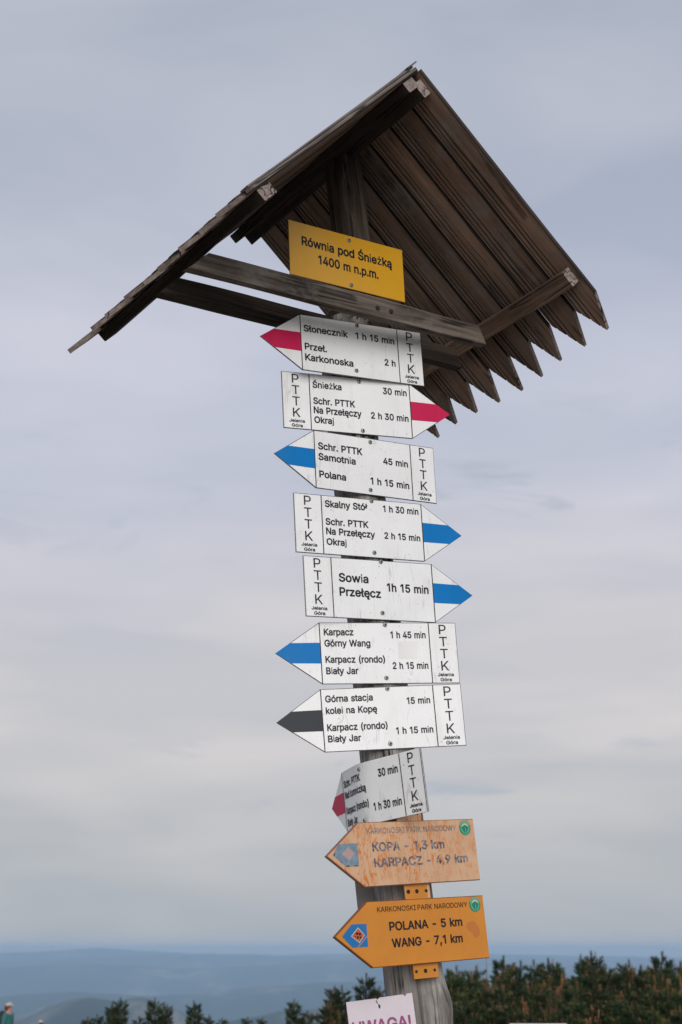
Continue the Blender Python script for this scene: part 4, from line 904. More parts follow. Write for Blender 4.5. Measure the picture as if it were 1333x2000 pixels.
GLYPHS_THIN = {
    'A': (480, '16,-3 13,-1 14,3 198,510 202,512 277,512 466,0 463,-3 394,-3 343,135 340,139 139,139 136,137 86,-3;160,204 163,202 316,202 319,204 269,345 238,445 194,300'),
    'D': (502, '60,-3 57,0 57,510 60,512 222,512 261,510 294,504 324,495 354,481 387,457 415,426 437,390 449,360 458,327 463,294 465,255 463,216 458,180 449,147 436,117 420,92 399,65 378,46 354,30 324,15 291,5 255,-1 219,-3;129,60 216,60 252,63 288,71 315,83 342,102 360,123 376,150 387,180 394,216 396,255 394,291 387,327 376,360 360,387 342,407 318,425 289,438 255,446 219,449 132,449 128,447'),
    'G': (520, '262,-10 235,-8 205,-2 175,8 145,24 122,41 101,62 82,86 67,113 54,146 44,179 39,215 37,254 39,293 44,329 54,362 67,395 82,422 100,446 122,467 145,485 173,500 205,512 232,517 265,519 292,517 340,507 385,486 406,470 436,440 452,416 463,395 471,374 476,347 472,346 406,347 396,371 386,389 369,410 355,423 337,435 301,449 265,453 238,450 211,443 184,429 161,410 143,389 129,365 116,332 109,293 106,251 109,212 116,179 128,146 143,119 163,97 187,78 211,66 238,59 271,56 295,58 319,63 343,74 364,89 380,104 394,125 403,146 410,173 411,194 409,196 283,196 281,197 280,254 280,257 283,259 478,259 481,254 481,200 478,158 469,122 454,89 433,59 406,35 379,17 346,3 307,-7'),
    'I': (200, '31,-3 28,0 28,58 31,60 112,60 115,63 115,444 115,447 112,449 31,449 29,450 28,510 31,512 271,511 271,450 190,449 186,447 186,63 187,60 268,60 271,58 271,-1 268,-3'),
    'J': (396, '183,-10 141,-5 105,8 72,32 54,53 41,80 33,110 30,143 30,173 33,176 99,176 101,173 103,119 110,95 123,77 141,63 160,56 183,53 207,56 228,64 246,77 259,95 266,116 269,146 269,509 273,512 336,512 339,506 339,146 337,110 329,80 316,53 297,32 264,8 228,-5'),
    'K': (467, '60,-3 57,0 57,510 60,512 123,512 128,510 127,258 129,253 197,333 361,510 366,512 450,511 451,507 448,504 247,288 450,3 452,0 450,-3 372,-3 369,-1 198,239 128,165 128,0 126,-3'),
    'N': (523, '60,-3 57,0 57,510 60,512 135,512 139,510 354,171 396,96 398,102 396,159 396,510 399,512 465,511 465,-1 462,-3 387,-3 384,-1 199,288 126,413 124,408 128,306 128,0 126,-3 123,-3'),
    'O': (533, '262,-10 235,-8 205,-2 175,8 148,23 126,38 103,60 84,86 67,113 54,146 45,179 39,212 37,254 39,293 45,329 54,362 67,394 82,421 102,446 124,468 147,485 175,501 205,511 232,517 268,519 298,517 328,511 358,501 387,485 409,469 432,446 451,421 466,395 480,362 489,329 494,293 496,254 494,215 489,179 480,146 466,113 451,86 430,60 408,38 385,22 358,8 328,-2 301,-8;261,56 295,58 322,66 349,80 370,97 388,116 406,146 417,176 425,212 427,254 425,293 417,332 406,362 388,392 369,413 346,431 325,442 295,450 268,453 235,449 211,442 187,431 163,413 146,392 128,362 116,332 109,293 106,254 109,212 116,176 127,146 145,118 163,96 187,78 211,66 235,59'),
    'P': (445, '60,-3 57,0 57,510 60,512 237,512 273,509 303,502 333,490 357,474 378,453 392,432 404,402 410,375 412,348 410,318 403,291 393,264 377,240 357,220 333,204 306,192 270,185 234,183 129,183 128,180 128,0 126,-3 123,-3;128,246 129,245 231,245 255,247 279,251 295,258 309,268 321,281 330,294 336,312 340,330 340,366 337,381 331,399 321,414 309,426 294,437 258,448 129,449 128,447'),
    'R': (449, '60,-3 57,0 57,510 60,512 237,512 273,509 303,503 333,492 357,476 378,457 392,435 404,408 410,381 412,351 410,321 404,297 391,267 378,248 357,229 333,214 318,207 430,3 431,0 429,-3 351,-2 243,195 129,195 128,192 128,0 126,-3 123,-3;129,258 258,259 279,263 294,269 316,282 332,303 341,333 342,351 341,369 337,387 332,402 322,417 297,437 258,448 129,449 128,447'),
    'S': (447, '218,-12 188,-10 155,-4 127,6 98,22 80,37 62,57 48,81 39,108 35,135 35,138 38,140 104,140 106,138 111,117 117,102 125,90 137,79 152,68 167,62 185,56 203,53 245,53 284,63 315,81 326,94 336,108 341,123 343,138 339,159 329,177 316,189 293,203 260,215 182,236 143,250 110,267 83,288 66,309 53,339 49,372 52,402 59,426 73,450 89,469 111,486 134,499 163,510 194,517 227,519 260,517 290,511 317,501 344,484 362,470 377,453 392,429 401,402 404,378 401,375 335,376 328,402 317,419 299,435 278,446 254,453 224,456 185,451 167,445 146,432 131,416 121,396 118,375 122,353 133,336 149,322 170,311 212,296 311,267 344,251 361,240 385,216 398,198 410,162 411,138 409,111 401,84 389,63 373,42 350,22 323,8 293,-3 260,-10'),
    'T': (449, '194,-3 191,-2 190,0 190,447 188,449 32,449 30,450 29,453 29,510 32,512 419,511 420,453 420,450 416,449 263,449 260,447 260,0 257,-3'),
    'W': (686, '154,-3 152,0 13,510 16,512 79,512 84,510 175,162 193,78 212,162 304,511 379,512 383,510 464,198 490,88 493,82 508,147 600,510 604,512 670,512 672,510 532,-1 529,-3 457,-3 454,-3 452,0 360,342 343,415 321,321 233,0 229,-3'),
    'Y': (472, '202,-3 200,0 200,207 13,507 13,510 16,512 91,512 94,510 206,327 235,272 238,274 277,345 378,510 382,512 457,511 457,507 271,207 271,0 268,-3'),
    'a': (389, '156,-12 114,-6 93,2 75,12 57,28 36,60 29,84 27,108 33,147 40,162 55,180 75,195 93,204 126,214 249,233 263,237 269,243 273,255 270,279 265,294 253,309 237,320 219,326 195,328 171,326 150,319 135,311 119,297 109,285 102,272 99,271 40,288 38,291 49,315 62,333 77,348 93,360 111,370 132,378 174,386 213,386 240,382 273,371 303,351 324,322 333,300 338,279 340,249 340,0 336,-3 276,-3 274,0 273,48 266,36 252,21 237,9 216,-2 198,-7;166,48 189,50 207,53 225,61 246,77 260,93 269,114 273,138 273,180 270,183 219,171 174,165 135,156 119,147 105,137 98,123 95,105 97,87 104,75 116,63 132,54 150,50'),
    'e': (404, '208,-11 175,-8 142,1 115,13 89,34 68,58 54,82 42,112 34,148 31,187 33,226 41,259 52,289 69,319 87,340 113,361 142,376 172,385 205,387 247,383 286,369 307,355 334,328 351,304 360,283 367,258 373,226 374,193 374,169 370,166 103,166 100,165 105,127 113,106 122,91 136,76 151,64 172,55 190,51 211,49 232,51 253,56 268,63 283,76 293,88 304,107 367,92 361,70 350,52 334,34 304,12 283,1 262,-6 238,-10;100,226 103,224 301,224 305,226 295,268 274,299 262,310 244,320 226,325 205,327 184,325 166,321 148,311 133,299 112,268 105,250'),
    'i': (167, '53,-3 50,0 50,378 53,382 113,382 117,378 117,0 113,-3;77,441 65,444 52,453 41,467 38,483 41,500 51,513 65,523 83,527 101,524 116,514 125,501 129,483 125,466 116,453 101,443 83,440'),
    'l': (189, '134,-5 110,-3 89,6 74,16 60,34 52,58 50,85 50,508 53,512 113,512 117,508 118,79 122,64 131,57 146,55 170,57 172,55 184,4 182,0 164,-4'),
    'n': (410, '53,-3 50,0 50,380 53,382 114,381 116,325 129,345 149,364 173,377 197,384 227,387 251,386 275,380 296,372 316,357 330,342 342,324 352,300 358,273 360,237 359,-1 356,-3 296,-3 293,-1 293,234 289,264 283,285 269,303 254,315 233,323 209,326 191,325 176,321 161,314 146,303 129,282 122,264 118,246 117,225 116,-1 113,-3'),
    'r': (259, '53,-3 50,0 50,380 53,382 113,382 115,378 116,330 122,342 136,357 150,369 170,380 191,386 212,388 242,387 246,384 245,321 242,319 206,323 182,320 158,311 143,300 129,282 120,261 117,237 117,0 113,-3'),
    'ó': (415, '202,-11 172,-8 145,0 116,13 91,33 70,55 54,82 41,115 34,148 31,187 34,226 41,259 53,292 70,321 91,343 114,361 142,377 172,385 208,387 241,385 271,377 301,362 325,343 346,318 362,292 373,262 382,226 384,187 382,148 373,114 361,82 345,55 326,34 301,14 271,0 241,-8;204,49 229,52 250,58 268,69 283,83 296,100 311,139 315,163 316,187 315,211 311,235 296,274 284,292 268,307 250,318 229,325 208,327 184,325 163,318 147,307 131,292 111,256 104,232 99,187 104,142 111,118 121,97 132,82 145,70 163,58 184,52;181,426 179,427 178,430 226,531 298,532 300,529 299,526 233,427'),
    ' ': (235, ''),
}
GLYPH_CACHE = {}


def glyph_polys(ch, thin=False):
    if (ch, thin) not in GLYPH_CACHE:
        adv, s = (GLYPHS_THIN if thin and ch in GLYPHS_THIN else GLYPHS)[ch]
        GLYPH_CACHE[(ch, thin)] = (adv / 1000.0, [[tuple(int(q) / 1000.0 for q in p.split(',')) for p in pol.split(' ')] for pol in s.split(';')] if s else [])
    return GLYPH_CACHE[(ch, thin)]


CAP = 0.509


def text_mesh(body, thin):
    """filled outlines of a line of text; returns vertices in units where capitals are 1 high, and triangles"""
    cu = bpy.data.curves.new('tmp', 'CURVE')
    cu.dimensions = '2D'; cu.fill_mode = 'BOTH'
    x = 0.0
    ext = 0.003 if thin else 0.023
    for ch in body:
        adv, pols = glyph_polys(ch, thin)
        for pol in pols:
            sp = cu.splines.new('POLY')
            sp.points.add(len(pol) - 1)
            for i, (a, b) in enumerate(pol): sp.points[i].co = ((x + a) / CAP, (b + ext) / (CAP + 2 * ext), 0, 1)
            sp.use_cyclic_u = True
        x += adv - (0.0 if thin else 0.006)
    ob = bpy.data.objects.new('tmp', cu)
    COL.objects.link(ob)
    dg = bpy.context.evaluated_depsgraph_get()
    me = ob.evaluated_get(dg).to_mesh()
    vs = [tuple(v.co) for v in me.vertices]
    fs = [tuple(p.vertices) for p in me.polygons]
    bpy.data.objects.remove(ob); bpy.data.curves.remove(cu)
    return vs, fs


def text(body, x0, x1, base, cap, mat, parent, thin=False, y=-0.0009, name='lettering', xf=None, slope=0.0, center=False):
    vs, fs = text_mesh(body, thin)
    mn, mx = min(v[0] for v in vs), max(v[0] for v in vs)
    out = []
    for vx, vy, vz in vs:
        t = (vx - mn) / (mx - mn)
        px_ = x0 + t * (x1 - x0)
        out.append((px_, y, base + vy * cap + slope * (px_ - x0)))
    fs = fix_front(out, fs)
    if xf: out = [xf(v) for v in out]
    return mesh_obj(name, out, fs, mat, parent)


def fix_front(vs, fs):
    res = []
    for f in fs:
        a, b, c = (Vector(vs[f[i]]) for i in range(3))
        n = (b - a).cross(c - a)
        res.append(f if n.y <= 0 else f[::-1])
    return res


def flat(name, pts, mat, parent, y=-0.0006, xf=None, cuts=None):
    """thin printed area: polygon in the plane of the sign"""
    if cuts:
        bm = bmesh.new()
        vv = [bm.verts.new((p[0], y, p[1])) for p in pts]
        bm.faces.new(vv)
        for c in cuts:
            bmesh.ops.bisect_plane(bm, geom=bm.verts[:] + bm.edges[:] + bm.faces[:], plane_co=(c, 0, 0), plane_no=(1, 0, 0))
        for v in bm.verts: v.co = xf(v.co)
        o = bm_obj(name, bm, mat, parent)
        me = o.data
    else:
        vs = [(p[0], y, p[1]) for p in pts]
        fs = [tuple(range(len(pts)))]
        vsq = fix_front(vs, fs)
        o = mesh_obj(name, vs, vsq, mat, parent)
    return o


def slab(name, pts, thick, mats, parent, y=0.0, xf=None, cuts=None, bev=0.0008):
    """sheet or board with outline pts (x, z), front face at y, thickness going back"""
    bm = bmesh.new()
    vv = [bm.verts.new((p[0], y, p[1])) for p in pts]
    f = bm.faces.new(vv)
    f.normal_update()
    if f.normal.y > 0: bmesh.ops.reverse_faces(bm, faces=[f])
    r = bmesh.ops.extrude_face_region(bm, geom=[f])
    back = [q for q in r['geom'] if isinstance(q, bmesh.types.BMVert)]
    for v in back: v.co.y += thick
    bmesh.ops.recalc_face_normals(bm, faces=bm.faces)
    bm.normal_update()
    for fc in bm.faces: fc.material_index = 0 if abs(fc.normal.y) > 0.5 else 1
    if bev:
        ed = [e for e in bm.edges if abs(e.verts[0].co.y - e.verts[1].co.y) < 1e-6 and e.verts[0].co.y < y + thick / 2]
        bmesh.ops.bevel(bm, geom=ed, offset=bev, segments=2, affect='EDGES', material=-1)
    if cuts:
        for c in cuts:
            bmesh.ops.bisect_plane(bm, geom=bm.verts[:] + bm.edges[:] + bm.faces[:], plane_co=(c, 0, 0), plane_no=(1, 0, 0))
        for v in bm.verts: v.co = xf(v.co)
    return bm_obj(name, bm, mats, parent)


def screw(x, z, parent, r=0.0072, y=-0.0008, xf=None, name='screw', mats=None):
    """domed head with a dark recess"""
    prof = [(0.0, 0.0022), (0.0026, 0.0022), (0.0030, 0.0042), (0.0050, 0.0038), (0.0066, 0.0022), (0.0072, 0.0)]
    k = r / 0.0072
    n = 16
    vs, fs, mi = [], [], []
    ctr = len(vs)
    vs.append((x, y - prof[0][1] * k, z))
    for pr, ph in prof[1:]:
        for i in range(n):
            a = 2 * pi * i / n
            vs.append((x + pr * k * cos(a), y - ph * k, z + pr * k * sin(a)))
    for i in range(n):
        fs.append((0, 1 + i, 1 + (i + 1) % n)); mi.append(1)
    for j in range(len(prof) - 2):
        for i in range(n):
            a, b = 1 + j * n + i, 1 + j * n + (i + 1) % n
            fs.append((a, a + n, b + n, b)); mi.append(1 if j == 0 else 0)
    fs = fix_front(vs, fs)
    if xf: vs = [xf(Vector(v)) for v in vs]
    return mesh_obj(name, vs, fs, mats or [MAT['screw'], MAT['hole']], parent, mi=mi)


# ------------------------------------------------------------------ the white trail signs
H, W, T = 0.1953, 0.5972, 0.1451
HB = H / 2


def pttk(x0, x1, parent, xf=None):
    """the narrow end field: P T T K in a column, two small words under it"""
    c = (x0 + x1) / 2
    for ch, b, hw in (('P', 0.0600, 0.0118), ('T', 0.0208, 0.0128), ('T', -0.0180, 0.0128), ('K', -0.0572, 0.0130)):
        text(ch, c - hw, c + hw, b, 0.0308, MAT['black'], parent, thin=True, xf=xf)
    text('Jelenia', c - 0.0268, c + 0.0268, -0.0757, 0.0112, MAT['black'], parent, xf=xf)
    text('Góra', c - 0.0190, c + 0.0190, -0.0918, 0.0112, MAT['black'], parent, xf=xf)


def sign_root(name, yaw, roll, v, s, off):
    R = S @ Rz(yaw) @ Ry(roll)
    o = axis(v) + R @ Vector((s, -off, 0))
    return empty(name, M4(R, o))


def trail_sign(yaw, roll, v, s, left, band, lines, scr, label, group='white trail signs on the post', off=0.088):
    root = sign_root('trail_sign', yaw, roll, v, s, off)
    tag(root, label, 'sign', group)
    if left:
        pts = [(0, 0), (T, HB), (W, HB), (W, -HB), (T, -HB)]
        bp = [(0.0012, 0), (0.0485, 0.0318), (T - 0.0016, 0.0329), (T - 0.0016, -0.0326), (0.0485, -0.0318)]
        dx, px0, px1, bx = 0.5052, 0.5052, W, T
    else:
        pts = [(W, 0), (W - T, HB), (0, HB), (0, -HB), (W - T, -HB)]
        bp = [(W - 0.0012, 0), (W - 0.0485, 0.0318), (W - T + 0.0016, 0.0333), (W - T + 0.0016, -0.0322), (W - 0.0485, -0.0318)]
        dx, px0, px1, bx = 0.0950, 0, 0.0930, W - T
    slab('panel', pts, 0.0045, [MAT['white'], MAT['edge']], root)
    flat('arrow_band', bp, MAT[band], root)
    flat('divider_line', [(dx - 0.0016, -HB + 0.002), (dx + 0.0016, -HB + 0.002), (dx + 0.0016, HB - 0.002), (dx - 0.0016, HB - 0.002)], MAT['black'], root)
    flat('divider_line', [(bx - 0.0016, -HB + 0.001), (bx + 0.0016, -HB + 0.001), (bx + 0.0016, HB - 0.001), (bx - 0.0016, HB - 0.001)], MAT['black'], root)
    # thin printed border along the lower slant of the arrow and along the bottom edge
    for (a, b) in zip(pts, pts[1:] + pts[:1]):
        d = Vector((b[0] - a[0], b[1] - a[1])); n = Vector((-d.y, d.x)).normalized()
        cx, cz = (a[0] + b[0]) / 2, (a[1] + b[1]) / 2
        if n.x * (W / 2 - cx) + n.y * (0 - cz) < 0: n = -n
        e = d.normalized() * 0.0015
        q = [(a[0] + e.x + n.x * 0.0009, a[1] + e.y + n.y * 0.0009), (b[0] - e.x + n.x * 0.0009, b[1] - e.y + n.y * 0.0009), (b[0] - e.x + n.x * 0.0018, b[1] - e.y + n.y * 0.0018), (a[0] + e.x + n.x * 0.0018, a[1] + e.y + n.y * 0.0018)]
        flat('border_line', q, MAT['charcoal'], root, y=-0.0004)
    for ln in lines:
        body, x0, base, x1, cap = ln
        text(body, x0, x1, base, cap, MAT['black'], root)
    pttk(px0, px1, root)
    for x, z in scr: screw(x, z, root)
    return root


trail_sign(0.47090, 0.05214, 1.91429, -0.36074, True, 'red',
           [("Słonecznik", .1560, .0385, .3180, .0238), ("1 h 15 min", .3467, .0385, .4926, .0240), ("Przeł.", .1570, -.0250, .2373, .0240), ("Karkonoska", .1562, -.0632, .3322, .0242), ("2 h", .4502, -.0418, .4915, .0235)],
           [(.3544, .088), (.3421, -.0748)], 'topmost white arrow sign, red band pointing left, reading Słonecznik 1 h 15 min', off=0.11)
trail_sign(0.38391, 0.05529, 1.72522, -0.27355, False, 'red',
           [("Śnieżka", .1060, .0490, .2078, .0232), ("30 min", .3551, .0504, .4415, .0235), ("Schr. PTTK", .1058, -.0069, .2522, .0232), ("Na Przełęczy", .1058, -.0392, .2735, .0240), ("Okraj", .1060, -.0723, .1744, .0230), ("2 h 30 min", .3072, -.0401, .4421, .0232)],
           [(.2712, .0861), (.275, -.0853)], 'white arrow sign pointing right with a red band, reading Śnieżka 30 min')
trail_sign(0.50986, 0.06549, 1.51728, -0.35106, True, 'blue',
           [("Schr. PTTK", .1581, .0346, .3214, .0242), ("Samotnia", .1577, -.0015, .2947, .0238), ("45 min", .3986, .0147, .4932, .0232), ("Polana", .1581, -.0607, .2558, .0238), ("1 h 15 min", .3467, -.0606, .4932, .0238)],
           [(.3534, .0849), (.3448, -.0809)], 'white arrow sign pointing left with a blue band, reading Samotnia 45 min')
trail_sign(0.43247, 0.05700, 1.30706, -0.28369, False, 'blue',
           [("Skalny Stół", .1070, .0585, .2575, .0233), ("1 h 30 min", .3129, .0588, .4414, .0225), ("Schr. PTTK", .1064, -.0003, .2568, .0225), ("Na Przełęczy", .1064, -.0322, .2781, .0232), ("Okraj", .1061, -.0665, .1759, .0222), ("2 h 15 min", .3120, -.0314, .4417, .0222)],
           [(.2729, .0924), (.2724, -.0808)], 'white arrow sign pointing right with a blue band, reading Skalny Stół 1 h 30 min')
trail_sign(0.4322, 0.05173, 1.10365, -0.27168, False, 'blue',
           [("Sowia", .1188, .0195, .2223, .0285), ("Przełęcz", .1185, -.0266, .2631, .0285), ("1h 15 min", .2861, -.0039, .4351, .0278)],
           [(.2701, .0934), (.2644, -.0748)], 'white arrow sign pointing right with a blue band and larger lettering, reading Sowia Przełęcz')
s6 = trail_sign(0.28103, 0.04320, 0.90064, -0.35837, True, 'blue',
           [("Karpacz", .1584, .0560, .2552, .0222), ("1 h 45 min", .3763, .0468, .4936, .0222), ("Górny Wang", .1585, .0204, .3083, .0222), ("Karpacz (rondo)", .1587, -.0310, .3529, .0222), ("Biały Jar", .1588, -.0670, .2633, .0222), ("2 h 15 min", .3765, -.0517, .4948, .0222)],
           [(.3605, .0903), (.3533, -.0794)], 'white arrow sign pointing left with a blue band, reading Karpacz Górny Wang')
trail_sign(0.21462, 0.02535, 0.69622, -0.36432, True, 'charcoal',
           [("Górna stacja", .1578, .0556, .3094, .0218), ("15 min", .4173, .0397, .4932, .0214), ("kolei na Kopę", .1570, .0190, .3199, .0216), ("Karpacz (rondo)", .1572, -.0338, .3490, .0220), ("Biały Jar", .1572, -.0682, .2619, .0215), ("1 h 15 min", .3748, -.0525, .4945, .0216)],
           [(.3586, .0913), (.3529, -.0808)], 'white arrow sign with a dark grey band pointing left, reading Górna stacja')
MAT['patch'] = paint('beige_glue_patch', (0.77, 0.76, 0.735, 1), 0.5, 0.2, (0.5, 0.46, 0.4, 1))
flat('sticker_residue', [(.398, -.018), (.462, -.018), (.464, .037), (.400, .037)], MAT['patch'], s6, y=-0.0003)

# ------------------------------------------------------------------ the bent sign, wrapped a little round the post
B_YR, B_YL, B_ROLL, B_V, B_XB, B_U0 = radians(-47.01), radians(-73.3), radians(-0.868), 0.47447, 0.07445, -0.06434
B_ARC, B_H = 0.10, 0.19096


def bend(v):
    k = B_H / H
    a, z, dep = v[0] - 0.3, v[2] * k, v[1]
    c, s_ = cos(B_ROLL), sin(B_ROLL)
    x = a * c + z * s_
    zz = -a * s_ + z * c
    xp = x - B_XB
    X = Vector((0.0, 0.0)); yaw = B_YR
    if xp >= 0: X = Vector((xp * cos(B_YR), xp * sin(B_YR)))
    else:
        Lr = min(-xp, B_ARC)
        for i in range(16):
            t = (i + 0.5) / 16 * Lr / B_ARC
            y = B_YR + (B_YL - B_YR) * t
            X = X - Vector((cos(y), sin(y))) * (Lr / 16)
        yaw = B_YR + (B_YL - B_YR) * Lr / B_ARC
        if -xp > B_ARC: X = X - Vector((cos(B_YL), sin(B_YL))) * (-xp - B_ARC)
    nrm = Vector((-sin(yaw), cos(yaw)))
    return Vector((B_U0 + X.x + nrm.x * dep, -0.088 + X.y + nrm.y * dep, B_V + zz))


def bent_sign():
    root = empty('trail_sign', M4(S, axis(0.0)))
    tag(root, 'white arrow sign bent round the post with its red tip folded away to the left', 'sign', 'white trail signs on the post')
    cuts = [0.05 + 0.012 * i for i in range(34)]
    pts = [(0, 0), (T, HB), (W, HB), (W, -HB), (T, -HB)]
    slab('panel', pts, 0.003, [MAT['white'], MAT['edge']], root, xf=bend, cuts=cuts)
    flat('arrow_band', [(0.0012, 0), (0.0485, 0.0318), (T - 0.0016, 0.0329), (T - 0.0016, -0.0326), (0.0485, -0.0318)], MAT['red'], root, xf=bend, cuts=cuts, y=-0.0010)
    for dx in (0.5052, T):
        flat('divider_line', [(dx - 0.0016, -HB + 0.002), (dx + 0.0016, -HB + 0.002), (dx + 0.0016, HB - 0.002), (dx - 0.0016, HB - 0.002)], MAT['black'], root, xf=bend, cuts=[dx], y=-0.0012)
    flat('divider_line', [(W - 0.0035, -HB + 0.002), (W - 0.0010, -HB + 0.002), (W - 0.0010, HB - 0.002), (W - 0.0035, HB - 0.002)], MAT['black'], root, xf=bend, cuts=[W - 0.002], y=-0.0012)
    for body, x0, base, x1, cap in (("Schr. PTTK", .158, .0440, .318, .0235), ("Nad Łomniczką", .158, .0080, .345, .0235), ("Karpacz (rondo)", .158, -.0420, .351, .0235), ("Biały Jar", .158, -.0800, .262, .0235),
                                    ("30 min", .407, .0400, .4932, .0250), ("1 h 30 min", .372, -.0600, .4940, .0250)):
        text(body, x0, x1, base, cap, MAT['black'], root, xf=bend, y=-0.0014)
    pttk(0.5052, W, root, xf=lambda v: bend(Vector((v[0], v[1] - 0.0004, v[2]))))
    screw(.318, .080, root, xf=bend)
    screw(.318, -.0808, root, xf=bend)


bent_sign()

# ------------------------------------------------------------------ the yellow name board under the roof


def yellow_sign():
    root = sign_root('name_board', 0.58070, 0.07310, 2.19684, -0.28821, 0.165)
    tag(root, 'yellow rectangular board under the roof reading Równia pod Śnieżką 1400 m', 'sign')
    w, h = 0.4523, 0.1954
    slab('panel', [(0, h / 2), (w, h / 2), (w, -h / 2), (0, -h / 2)], 0.004, [MAT['yellow'], MAT['yellow_edge']], root)
    text('Równia pod Śnieżką', 0.0478, 0.4055, 0.0178, 0.0322, MAT['black'], root)
    text('1400 m n.p.m.', 0.1102, 0.3474, -0.0362, 0.0322, MAT['black'], root)
    screw(.2346, .0797, root); screw(.2352, -.0840, root)


yellow_sign()

# ------------------------------------------------------------------ the two orange park arrows
KH, KW, KT = 0.1878, 0.5883, 0.1300


def disc(name, cx, cz, rx, rz, mat, parent, y, n=28, a0=0, a1=2 * pi):
    pts = [(cx + rx * cos(a0 + (a1 - a0) * i / n), cz + rz * sin(a0 + (a1 - a0) * i / n)) for i in range(n + (0 if a1 - a0 > 6.2 else 1))]
    return flat(name, pts, mat, parent, y=y)


def ring_part(name, cx, cz, r0, r1, mat, parent, y, a0=0.0, a1=2 * pi, n=40, k=1.0):
    vs, fs = [], []
    for i in range(n + 1):
        a = a0 + (a1 - a0) * i / n
        for r in (r0, r1): vs.append((cx + r * cos(a), y, cz + r * sin(a) * k))
    for i in range(n): fs.append((2 * i, 2 * i + 1, 2 * i + 3, 2 * i + 2))
    return mesh_obj(name, vs, fix_front(vs, fs), mat, parent)


def park_logo(cx, cz, parent, faded):
    """round green park emblem: pale ring with small marks, mountain under a cream arc"""
    r = 0.0232
    disc('logo', cx, cz, r, r, MAT['green'], parent, -0.0006)
    ring_part('logo_ring', cx, cz, r * 0.74, r * 0.80, MAT['green_light'], parent, -0.0009)
    for i in range(13):
        a = radians(25 + i * 10.8)
        ring_part('logo_mark', cx, cz, r * 0.84, r * 0.94, MAT['line_white'], parent, -0.0009, a - 0.05, a + 0.05, n=1)
    for i in range(7):
        a = radians(236 + i * 10.8)
        ring_part('logo_mark', cx, cz, r * 0.84, r * 0.94, MAT['green_light'], parent, -0.0009, a - 0.05, a + 0.05, n=1)
    disc('logo_field', cx, cz, r * 0.74, r * 0.74, MAT['green_light'], parent, -0.0012)
    ring_part('logo_arc', cx, cz - r * 0.05, r * 0.42, r * 0.62, MAT['cream'], parent, -0.0015, radians(25), radians(155), n=14)
    flat('logo_mountain', [(cx - r * .62, cz - r * .02), (cx - r * .30, cz + r * .30), (cx, cz + r * .36), (cx + r * .30, cz + r * .30), (cx + r * .62, cz - r * .02), (cx + r * .30, cz - r * .55), (cx, cz - r * .70), (cx - r * .30, cz - r * .55)], MAT['green'], parent, y=-0.0015)
    flat('logo_peak', [(cx - r * .38, cz + r * .04), (cx - r * .12, cz + r * .20), (cx - r * .02, cz - r * .38)], MAT['teal'], parent, y=-0.0018)
    flat('logo_peak', [(cx + r * .40, cz + r * .04), (cx + r * .12, cz + r * .20), (cx + r * .02, cz - r * .38)], MAT['teal'], parent, y=-0.0018)
    flat('logo_ridge', [(cx - r * .04, cz + r * .14), (cx + r * .05, cz + r * .10), (cx + r * .10, cz - r * .50), (cx - r * .06, cz - r * .60)], MAT['green_light'], parent, y=-0.0021)


